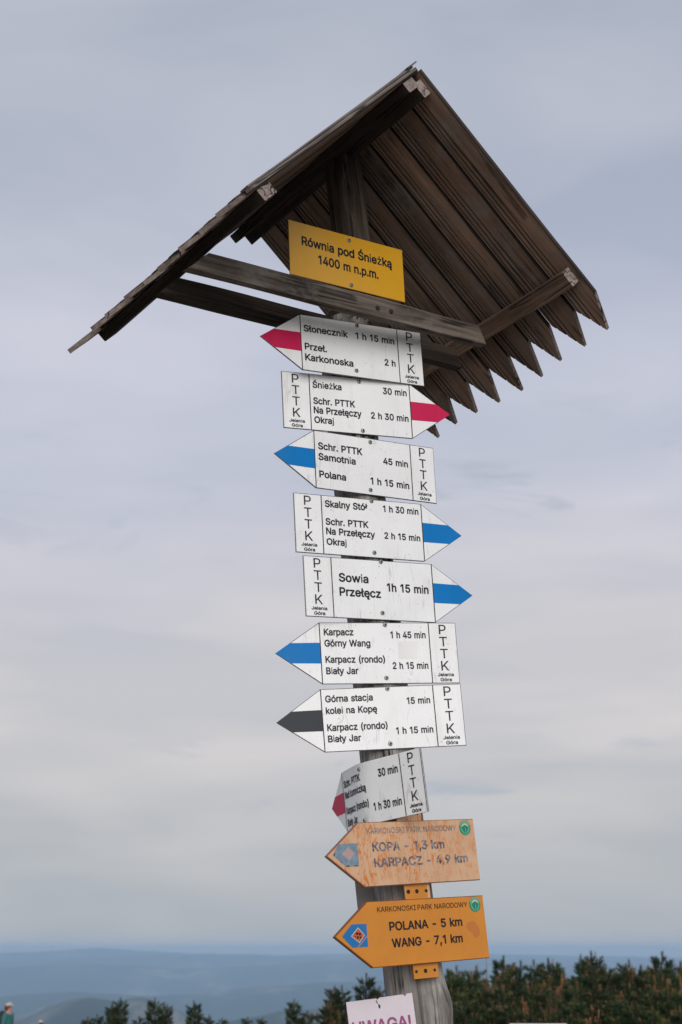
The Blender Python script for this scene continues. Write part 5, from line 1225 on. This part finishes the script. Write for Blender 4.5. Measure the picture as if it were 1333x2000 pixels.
def park_sign(yaw, roll, v, s, faded, lines, label):
    root = sign_root('park_arrow_sign', yaw, roll, v, s, 0.088 + 0.035)
    tag(root, label, 'sign', 'orange park arrow signs')
    kb = KH / 2
    pts = [(0, 0), (KT, kb), (KW, kb), (KW, -kb), (KT, -kb)]
    bm_m = [MAT['peach'], MAT['peach_edge']] if faded else [MAT['orange'], MAT['orange_edge']]
    slab('board', pts, 0.012, bm_m, root, bev=0.0022)
    for body, x0, base, x1, cap, small in lines:
        if faded: mt = MAT['peach_small_letter'] if small else MAT['peach_letter']
        else: mt = MAT['black']
        text(body, x0, x1, base, cap, mt, root, thin=small)
    if faded:
        flat('emblem', [(.0225, .002), (.0470, .0335), (.1172, .0335), (.1152, -.0322), (.066, -.0322)], MAT['peach_blue'], root)
        flat('emblem_diamond', [(.056, .004), (.080, .0240), (.103, .006), (.081, -.0160)], MAT['peach_diamond'], root, y=-0.0009)
        for q in ([(.024, .000), (.028, .007), (.032, .008), (.029, .001)], [(.066, -.0325), (.079, -.0325), (.077, -.0290), (.070, -.0290)], [(.094, -.0325), (.112, -.0325), (.112, -.0300), (.096, -.0305)], [(.050, -.019), (.054, -.0215), (.055, -.017)]):
            flat('emblem_remnant', q, MAT['charcoal'], root, y=-0.0009)
        park_logo(.5484, .0668, root, True)
    else:
        flat('emblem', [(.0260, .0000), (.0640, .0322), (.1190, .0312), (.1177, -.0008), (.0780, -.0330), (.0600, -.0330)], MAT['emblem_blue'], root)
        flat('emblem_corner', [(.1178, -.0045), (.1178, -.0335), (.0820, -.0335)], MAT['emblem_blue'], root)
        flat('emblem_line', [(.058, -.001), (.0865, .0225), (.1085, .000), (.0872, -.0212)], MAT['line_white'], root, y=-0.0009)
        flat('emblem_diamond', [(.0608, -.001), (.0865, .0200), (.1058, .000), (.0872, -.0186)], MAT['emblem_red'], root, y=-0.0012)
        for q in ([(.074, .006), (.083, .010), (.087, .004), (.080, .001)], [(.088, .008), (.096, .005), (.093, -.001), (.087, .001)], [(.080, -.002), (.086, -.001), (.084, -.010), (.078, -.009)], [(.089, -.003), (.096, -.004), (.094, -.008), (.089, -.010)], [(.070, -.002), (.077, .000), (.075, -.005)]):
            flat('emblem_mark', q, MAT['black'], root, y=-0.0015)
        MAT['smear'] = paint('rubbed_orange_paint', (0.50, 0.165, 0.03, 1), 0.5, 0.5, (0.42, 0.17, 0.06, 1))
        disc('rubbed_spot', .529, .003, .022, .016, MAT['smear'], root, -0.0003)
        disc('rubbed_spot', .544, -.012, .015, .018, MAT['smear'], root, -0.0004)
        park_logo(.5505, .0680, root, False)
    # strap plate that carries the board, showing above and below it, three bolts at each end
    slab('strap_plate', [(.289, .1376), (.388, .1376), (.388, -.1366), (.289, -.1366)], 0.004, bm_m, root, y=0.0125, bev=0.0015)
    for zz in (.1168, -.1142):
        for i, x in enumerate((.3000, .3355, .3715)):
            big = (i == 0) if zz > 0 else (i == 1)
            screw(x, zz, root, r=0.0062 if big else 0.0046, y=0.0120, name='bolt', mats=[MAT['hole'], MAT['hole']])
    return root


park_sign(0.65819, 0.00241, 0.27880, -0.37775, True,
          [("KARKONOSKI PARK NARODOWY", .1572, .0593, .5114, .0170, True), ("KOPA - 1,3 km", .1721, .0073, .4559, .0263, False), ("KARPACZ - 4,9 km", .1729, -.0381, .5455, .0263, False)],
          'sun-bleached peach arrow board with orange scrapes and worn lettering, reading KOPA 1,3 km')
park_sign(0.65879, 0.01415, 0.04705, -0.37766, False,
          [("KARKONOSKI PARK NARODOWY", .1637, .0616, .5191, .0150, True), ("POLANA - 5 km", .2034, .0067, .4904, .0257, False), ("WANG - 7,1 km", .2071, -.0413, .4849, .0257, False)],
          'bright orange arrow board pointing left, reading POLANA 5 km and WANG 7,1 km')

# ------------------------------------------------------------------ plate behind, warning sheet below
gp = empty('grey_plate', M4(S, axis(0.20)))
tag(gp, 'plain grey metal plate sticking out left of the post between the two orange arrows', 'metal plate')
slab('plate', [(-0.146, 0.09), (-0.060, 0.09), (-0.060, -0.13), (-0.146, -0.13)], 0.004, [MAT['grey_metal'], MAT['edge']], gp, y=0.02)

wr = sign_root('warning_sheet', radians(0.42), radians(-1.389), -0.12557, -0.21142, 0.100)
tag(wr, 'pale lilac sheet with magenta letters UWAGA low on the post, cut by the bottom edge', 'sign')
slab('sheet', [(0, 0), (.090, -.0005), (.094, -.004), (.100, .0005), (.170, 0.001), (.176, -.005), (.1805, .0015), (.1987, .0022), (.1987, -.28), (0, -.28)], 0.002, [MAT['pink'], MAT['edge']], wr)
text('UWAGA!', 0.010, 0.184, -.0955, .036, MAT['magenta'], wr)
flat('torn_hole', [(.094, -.018), (.099, -.020), (.100, -.026), (.097, -.032), (.094, -.027)], MAT['hole'], wr)
flat('torn_hole', [(.0885, -.007), (.0905, -.005), (.0915, -.010), (.094, -.016), (.092, -.017), (.0895, -.012)], MAT['hole'], wr)

# ------------------------------------------------------------------ dwarf pines


def needle_mat(name, a, b_, c):
    m, nt, b = new_mat(name)
    tc = nnode(nt, 'ShaderNodeTexCoord')
    oi = nnode(nt, 'ShaderNodeObjectInfo')
    n1 = noise_out(nt, tc.outputs['Object'], 4.0, 5, 0.7)
    col = ramp_node(nt, [(0.32, a), (0.5, b_), (0.68, c)], n1)
    tone = ramp_node(nt, [(0.0, g(0.7)), (1.0, g(1.3))], oi.outputs['Random'])
    col = mixc(nt, 1.0, col, tone, 'MULTIPLY')
    nt.links.new(col, b.inputs['Base Color'])
    b.inputs['Roughness'].default_value = 0.6
    b.inputs['Specular IOR Level'].default_value = 0.25
    return m


MAT['needles'] = needle_mat('pine_needles', (0.008, 0.022, 0.013, 1), (0.032, 0.056, 0.020, 1), (0.125, 0.128, 0.034, 1))
MAT['cones'] = needle_mat('rusty_pollen_shoots', (0.16, 0.06, 0.03, 1), (0.33, 0.15, 0.075, 1), (0.46, 0.27, 0.14, 1))
MAT['bark'] = wood('pine_bark', (0.02, 0.015, 0.01, 1), (0.06, 0.045, 0.035, 1), (0.12, 0.10, 0.08, 1), 'Z', knots=False)


def tuft(vs, fs, p, d, ln, rad, n, rnd):
    """a shoot: needles set round a short axis"""
    d = d.normalized()
    a = d.orthogonal().normalized(); b = d.cross(a)
    for i in range(n):
        t = (i + rnd.random()) / n
        ang = i * 2.4 + rnd.random() * 0.6
        base = p + d * (ln * t * 0.9)
        out = (a * cos(ang) + b * sin(ang))
        tipv = base + out * rad * (1.0 - 0.35 * t) + d * rad * (0.75 + 0.5 * t)
        side = d.cross(out) * (rad * 0.16)
        k = len(vs)
        vs.extend([base - side, base + side, tipv])
        fs.append((k, k + 1, k + 2))


def tube(vs, fs, pts, r0, r1, n=5):
    k0 = len(vs)
    for j, p in enumerate(pts):
        t = j / (len(pts) - 1)
        d = (pts[min(j + 1, len(pts) - 1)] - pts[max(j - 1, 0)]).normalized()
        a = d.orthogonal().normalized(); b = d.cross(a)
        r = r0 + (r1 - r0) * t
        for i in range(n): vs.append(p + (a * cos(2 * pi * i / n) + b * sin(2 * pi * i / n)) * r)
    for j in range(len(pts) - 1):
        for i in range(n):
            a, b = k0 + j * n + i, k0 + j * n + (i + 1) % n
            fs.append((a, b, b + n, a + n))


def pine_meshes(seed, height, width, stems, brown, dense=1.0, spire=0.5):
    """dwarf mountain pine: several rising stems with whorls of upswept side shoots ending in needle tufts"""
    rnd = random.Random(seed)
    nv, nf, cv, cf, bv, bf = [], [], [], [], [], []
    for s in range(stems):
        ang = rnd.random() * 6.28
        rad = 0.0 if s == 0 else width * (0.15 + 0.75 * sqrt(rnd.random()))
        h = height * (1.0 if s == 0 else (1.0 - 0.45 * (rad / width) ** 1.2 - 0.22 * rnd.random()))
        top = Vector((cos(ang) * rad, sin(ang) * rad, h))
        basep = Vector((cos(ang) * rad * 0.25, sin(ang) * rad * 0.25, 0))
        pts = []
        for j in range(7):
            t = j / 6
            q = basep.lerp(top, t)
            q.x += (cos(ang) * rad) * 0.25 * sin(pi * t) + 0.03 * sin(5 * t + s)
            q.y += (sin(ang) * rad) * 0.25 * sin(pi * t)
            pts.append(q)
        tube(bv, bf, pts, 0.035 + 0.012 * height, 0.008)
        # leader
        is_brown = rnd.random() < brown
        tuft(nv, nf, top, Vector((0, 0, 1)), 0.17, 0.06, 26, rnd)
        lev = h - 0.06
        wh = 0.0
        while lev > h * 0.25 and lev > 0.3:
            t = lev / h
            idx = min(5, int(t * 6)); q = pts[idx].lerp(pts[idx + 1], t * 6 - idx)
            reach = min(0.46 * width / max(1, stems ** 0.35), 0.05 + (h - lev) * spire)
            nb = int((3 + 4 * min(1, (h - lev) / 0.5)) * dense)
            for b in range(nb):
                a = rnd.random() * 6.28
                L = reach * (0.55 + 0.55 * rnd.random())
                e = q + Vector((cos(a) * L, sin(a) * L, L * (0.25 + 0.4 * rnd.random())))
                tube(bv, bf, [q, (q + e) / 2 + Vector((0, 0, -0.03 * L)), e], 0.012, 0.005, 3)
                up = Vector((cos(a) * 0.35, sin(a) * 0.35, 0.9))
                tuft(nv, nf, e - up * 0.05, up, 0.12, 0.055, 18, rnd)
                for m in range(2):
                    a2 = a + (rnd.random() - 0.5) * 1.8
                    e2 = q.lerp(e, 0.55 + 0.3 * rnd.random()) + Vector((cos(a2), sin(a2), 0.3)) * 0.07
                    tuft(nv, nf, e2, Vector((cos(a2) * 0.6, sin(a2) * 0.6, 0.8)), 0.11, 0.058, 16, rnd)
                if rnd.random() < brown:
                    for m in range(2):
                        off = Vector(((rnd.random() - 0.5) * 0.1, (rnd.random() - 0.5) * 0.1, 0.05))
                        tuft(cv, cf, e + off, Vector((cos(a) * 0.15, sin(a) * 0.15, 1)), 0.16, 0.026, 18, rnd)
            lev -= 0.060 + 0.03 * rnd.random()
    out = []
    for nm, v, f, mt in (('crown', nv, nf, MAT['needles']), ('young_shoots', cv, cf, MAT['cones']), ('branches', bv, bf, MAT['bark'])):
        if not v: out.append(None); continue
        me = bpy.data.meshes.new(nm)
        me.from_pydata([tuple(q) for q in v], [], f)
        me.materials.append(mt)
        out.append((nm, me))
    return out


PROTO = {
    'tall_dark': pine_meshes(1, 2.6, 0.50, 3, 0.02, 1.0, 0.42),
    'spire': pine_meshes(2, 2.6, 0.36, 2, 0.10, 1.0, 0.34),
    'bushy': pine_meshes(3, 2.3, 0.95, 7, 0.30, 1.0, 0.50),
    'bushy2': pine_meshes(4, 2.2, 1.05, 8, 0.55, 1.0, 0.50),
    'bushy3': pine_meshes(5, 2.2, 0.95, 7, 0.75, 1.0, 0.55),
    'spire2': pine_meshes(6, 2.5, 0.42, 3, 0.20, 1.0, 0.30),
    'low': pine_meshes(8, 1.7, 0.80, 6, 0.25, 1.0, 0.5),
}
PH = {'tall_dark': 2.77, 'spire': 2.77, 'bushy': 2.47, 'bushy2': 2.37, 'bushy3': 2.37, 'spire2': 2.67, 'low': 1.87}


def sight(xpx, ypx, dist):
    """point at ground distance dist along the sight line through that spot of the photograph"""
    u, v = (xpx - 666.5) / F_PX, (1000.0 - ypx) / F_PX
    dx, dy, dz = u, cos(PITCH) - v * sin(PITCH), sin(PITCH) + v * cos(PITCH)
    t = dist / dy
    return dx * t, dist, CAM_H + dz * t


def pine(kind, xpx, ypx, dist, label, group, rot=None):
    """stands on the ground at the bearing of image column xpx; its tip reaches the sight line of row ypx"""
    x, y, top = sight(xpx, ypx, dist)
    z = terr_z(x, y) - 0.05
    k = max(0.45, (top - z) / PH[kind])
    root = empty('dwarf_pine', Matrix.Translation((x, y, z)))
    root.rotation_euler = (0, 0, random.random() * 6.28 if rot is None else rot)
    kk = k ** 0.6
    root.scale = (kk, kk, k)
    tag(root, label, 'pine', group)
    for pr in PROTO[kind]:
        if pr is None: continue
        o = bpy.data.objects.new(pr[0], pr[1])
        COL.objects.link(o)
        o.parent = root
    return root


GR = 'dwarf pines in the thicket right of the post'
GL = 'small dwarf pines left of the post'
RIGHT = [
    ('tall_dark', 892, 1888, 27, 'dark rounded pine just right of the post, first of the thicket'),
    ('tall_dark', 984, 1868, 28, 'tall dark pine right of the orange arrow tip row, second peak of the thicket'),
    ('spire', 1043, 1876, 31, 'thin pine top standing alone in a dip of the thicket'),
    ('bushy', 1088, 1882, 26, 'bushy dark pine in the middle of the thicket, right of the dip'),
    ('spire', 1135, 1866, 28, 'pointed pine, left one of two close spires in mid thicket'),
    ('spire2', 1155, 1860, 27, 'pointed pine, taller right one of two close spires in mid thicket'),
    ('spire2', 1184, 1886, 28, 'low pine shoulder right of the two close spires'),
    ('spire', 1203, 1892, 30, 'tiny pale pine tip between spires and lone needle top'),
    ('spire', 1229, 1876, 27, 'slim lone pine spire right of mid thicket'),
    ('tall_dark', 1266, 1888, 29, 'small round dark pine head before the far right peak'),
    ('tall_dark', 1294, 1860, 25, 'highest pine of the thicket near the right edge'),
    ('bushy2', 1330, 1880, 25, 'pine with rusty shoots cut by the right edge of the view'),
]
for kd, xp, yp, dd, lb in RIGHT: pine(kd, xp, yp, dd, lb, GR)
rp = random.Random(12)
fill = []
for row, (dd, yb, step) in enumerate(((24.5, 1893, 31), (22.5, 1912, 34), (20.5, 1938, 38), (18.8, 1966, 42))):
    xp = 874 + row * 9 + (10 if row > 1 else 0)
    while xp < 1370:
        kinds = ['tall_dark', 'bushy', 'low', 'spire2'] if xp < 950 else ['bushy', 'bushy2', 'bushy3', 'bushy2', 'bushy3', 'spire', 'spire2', 'tall_dark']
        kd = rp.choice(kinds)
        lift = -rp.uniform(4, 20) if kd in ('spire', 'spire2', 'tall_dark') else rp.uniform(-8, 14)
        fill.append((kd, xp, yb + lift + (10 if xp < 960 and row == 0 else 0), dd + rp.uniform(-0.6, 0.6)))
        xp += step * rp.uniform(0.8, 1.2)
for kd, xp, yp, dd in fill:
    PEAKS = ((892, 'the first dark pine'), (984, 'the second peak'), (1088, 'the bushy middle pine'), (1145, 'the two close spires'), (1229, 'the slim lone spire'), (1294, 'the highest pine'), (1345, 'the right edge'))
    pk = min(PEAKS, key=lambda q: abs(q[0] - xp))
    rw = 'back' if dd > 23.6 else ('third' if dd > 21.6 else ('second' if dd > 19.7 else 'front'))
    look = {'bushy': 'green bushy', 'bushy2': 'bushy tan-tipped', 'bushy3': 'rusty brown', 'low': 'low dark green', 'spire': 'slim pointed', 'spire2': 'narrow pointed', 'tall_dark': 'dark upright'}[kd]
    pine(kd, xp, yp, dd, '%s pine in the %s row, %s %s' % (look, rw, 'left of' if xp < pk[0] else 'right of', pk[1]), GR)
LEFT = [
    ('spire2', 172, 1988, 36, 'low pine tip, far left one of the row under the blue hills'),
    ('spire', 190, 1982, 37, 'narrow low pine tip, second from the left'),
    ('tall_dark', 220, 1959, 35, 'dark pine, left half of the twin pines under the first blue hill'),
    ('tall_dark', 236, 1950, 35.5, 'dark pine, taller right half of the twin pines under the first blue hill'),
    ('spire', 272, 1986, 36, 'small pine tip between the twin pines and the next dark pine'),
    ('tall_dark', 303, 1950, 34, 'dark stepped pine right of the twin pines'),
    ('spire2', 322, 1960, 34.6, 'shorter pine leaning against the dark stepped pine'),
    ('tall_dark', 379, 1956, 34, 'single round-shouldered dark pine left of the low tips'),
    ('spire', 409, 1984, 36, 'small pine tip close right of the round-shouldered pine'),
    ('spire', 434, 1989, 37, 'tiny pine tip in the gap, left one of two'),
    ('spire', 484, 1987, 37, 'tiny pine tip in the middle of the open gap'),
    ('spire', 514, 1993, 38, 'lowest pine tip, right end of the open gap'),
    ('tall_dark', 575, 1953, 33, 'dark pine with a double tip left of the lilac sheet'),
    ('spire2', 601, 1975, 33, 'small pine shoulder right of the double tip pine'),
    ('spire', 654, 1927, 30, 'pine spire, left one of two above the lilac sheet corner'),
    ('spire', 668, 1926, 30.4, 'pine spire, right one of two above the lilac sheet corner'),
    ('bushy3', 640, 1958, 27, 'rusty brown bushy pine just left of the lilac sheet'),
    ('tall_dark', 716, 1903, 29, 'tall dark pine just left of the post above the lilac sheet'),
    ('spire2', 742, 1928, 29.5, 'small pine half hidden by the post, right of the tall dark one'),
    ('bushy', 700, 1950, 28, 'bushy pine behind the upper edge of the lilac sheet'),
]
for kd, xp, yp, dd, lb in LEFT: pine(kd, xp, yp, dd, lb, GL)

# ------------------------------------------------------------------ marker pole and pale board among the pines
pm = bpy.data.meshes.new('pole')
bm = bmesh.new(); bmesh.ops.create_cone(bm, cap_ends=True, segments=10, radius1=0.018, radius2=0.014, depth=2.5)
MAT['pole'] = paint('pale_grey_pole', (0.22, 0.27, 0.27, 1), 0.6, 0.3)
mx = sight(951, 1890, 29)[0]
pole = bm_obj('marker_pole', bm, MAT['pole'], M=Matrix.Translation((mx, 29, sight(951, 1866, 29)[2] - 1.25)))
tag(pole, 'thin pale marker pole rising from the pines below the orange arrow', 'pole')

bx = sight(1052, 1997, 15)[0]
bz = terr_z(bx, 15)
ib = empty('pale_board', Matrix.Translation((bx, 15, bz)))
tag(ib, 'pale flat-topped board among the pines, just its top edge at the bottom of the view', 'board')
MAT['pale'] = paint('pale_board_paint', (0.6, 0.56, 0.58, 1), 0.5, 0.2)
tz = sight(1052, 2000.0, 15)[2] - bz
slab('panel', [(-0.25, tz), (0.25, tz), (0.25, tz - 0.35), (-0.25, tz - 0.35)], 0.03, [MAT['pale'], MAT['pale']], ib)
for sx in (-0.2, 0.2):
    slab('leg', [(sx - 0.025, tz - 0.03), (sx + 0.025, tz - 0.03), (sx + 0.025, -0.1), (sx - 0.025, -0.1)], 0.05, [MAT['bark'], MAT['bark']], ib, y=0.032)

# ------------------------------------------------------------------ two hikers low on the left


def skin_body(name, verts, edges, radii, mat, parent, sub=2):
    me = bpy.data.meshes.new(name)
    me.from_pydata(verts, edges, [])
    o = bpy.data.objects.new(name, me)
    COL.objects.link(o)
    sk = o.modifiers.new('skin', 'SKIN'); sk.use_smooth_shade = True
    for i, r in enumerate(radii):
        me.skin_vertices[0].data[i].radius = r if isinstance(r, tuple) else (r, r)
    me.skin_vertices[0].data[0].use_root = True
    ss = o.modifiers.new('sub', 'SUBSURF'); ss.levels = sub; ss.render_levels = sub
    dg = bpy.context.evaluated_depsgraph_get()
    m2 = bpy.data.meshes.new_from_object(o.evaluated_get(dg))
    bpy.data.objects.remove(o)
    m2.materials.clear()
    m2.materials.append(mat)
    for p in m2.polygons: p.use_smooth = True
    o2 = bpy.data.objects.new(name, m2)
    COL.objects.link(o2)
    o2.parent = parent
    return o2


def ell(name, c, r, mat, parent, cut=None, seg=20, flatz=None):
    bm = bmesh.new()
    bmesh.ops.create_uvsphere(bm, u_segments=seg, v_segments=14, radius=1)
    for v in bm.verts:
        v.co = Vector((c[0] + v.co.x * r[0], c[1] + v.co.y * r[1], c[2] + v.co.z * r[2]))
    if cut is not None:
        bmesh.ops.bisect_plane(bm, geom=bm.verts[:] + bm.edges[:] + bm.faces[:], plane_co=(0, 0, cut), plane_no=(0, 0, 1), clear_inner=True)
    me = bpy.data.meshes.new(name); bm.to_mesh(me); bm.free(); me.materials.append(mat)
    for p in me.polygons: p.use_smooth = True
    o = bpy.data.objects.new(name, me); COL.objects.link(o); o.parent = parent
    return o


def hiker(xp, yp, dist, hgt, label, jacket, cap, hair, pack, rot):
    x, _, top = sight(xp, yp, dist)
    z = terr_z(x, dist)
    k = hgt / 1.70
    root = empty('person', Matrix.Translation((x, dist, z)))
    root.rotation_euler = (0, 0, rot)
    root.scale = (k, k, (top - z) / 1.715)
    tag(root, label, 'person', 'hikers in the distance')
    skin = paint('skin', (0.45, 0.24, 0.17, 1), 0.5)
    V = [(0, 0, .95), (0, 0, 1.12), (0, .01, 1.30), (0, .01, 1.42), (0, 0, 1.48), (0, -.005, 1.56), (0, -.01, 1.635),
         (.17, .01, 1.40), (.23, .03, 1.14), (.24, -.05, .90), (.24, -.07, .84),
         (-.17, .01, 1.40), (-.23, .03, 1.14), (-.24, -.05, .90), (-.24, -.07, .84),
         (.10, 0, .86), (.11, .01, .48), (.11, .03, .08), (.12, -.10, .04),
         (-.10, 0, .86), (-.11, -.02, .48), (-.11, .02, .08), (-.12, -.11, .04)]
    E = [(0, 1), (1, 2), (2, 3), (3, 4), (4, 5), (5, 6), (3, 7), (7, 8), (8, 9), (9, 10), (3, 11), (11, 12), (12, 13), (13, 14),
         (0, 15), (15, 16), (16, 17), (17, 18), (0, 19), (19, 20), (20, 21), (21, 22)]
    Rr = [(.14, .10), (.13, .10), (.15, .11), (.10, .08), .055, .085, .075, .065, .05, .035, .035, .065, .05, .035, .035, .085, .06, .045, .04, .085, .06, .045, .04]
    skin_body('body', V, E, Rr, skin, root)
    # jacket and trousers follow the body
    skin_body('jacket', [V[i] for i in (0, 1, 2, 3, 7, 8, 9, 11, 12, 13)], [(0, 1), (1, 2), (2, 3), (3, 4), (4, 5), (5, 6), (3, 7), (7, 8), (8, 9)],
              [(.165, .125), (.16, .125), (.175, .135), (.11, .09), .08, .065, .048, .08, .065, .048], jacket, root)
    skin_body('trousers', [V[i] for i in (0, 15, 16, 17, 19, 20, 21)], [(0, 1), (1, 2), (2, 3), (0, 4), (4, 5), (5, 6)], [(.155, .115), .10, .075, .06, .10, .075, .06],
              paint('dark_trousers', (0.03, 0.035, 0.045, 1), 0.8), root)
    ell('hair', (0, .03, 1.585), (.098, .105, .115), hair, root)
    ell('cap', (0, .0, 1.63), (.108, .118, .085), cap, root, cut=1.625)
    ell('cap_brim', (0, -.10, 1.632), (.085, .09, .010), cap, root)
    ell('nose', (0, -.098, 1.575), (.012, .02, .018), skin, root)
    if pack:
        ell('backpack', (0.02, .20, 1.20), (.165, .13, .27), pack, root)
        ell('backpack_lid', (0.02, .20, 1.43), (.14, .11, .07), pack, root)
    return root


hair_m = paint('auburn_hair', (0.10, 0.022, 0.012, 1), 0.6)
hiker(18, 1958, 49, 1.68, 'person in a teal jacket and pale cap with a black backpack, at the left edge', paint('teal_jacket', (0.02, 0.14, 0.14, 1), 0.7),
      paint('pale_cap', (0.42, 0.38, 0.33, 1), 0.8), hair_m, paint('black_backpack', (0.012, 0.018, 0.02, 1), 0.6), radians(70))
hiker(80, 1993, 70, 1.62, 'person lower down of whom only a light cap shows', paint('grey_jacket', (0.2, 0.18, 0.2, 1), 0.7),
      paint('light_cap', (0.50, 0.46, 0.44, 1), 0.8), hair_m, None, radians(200))
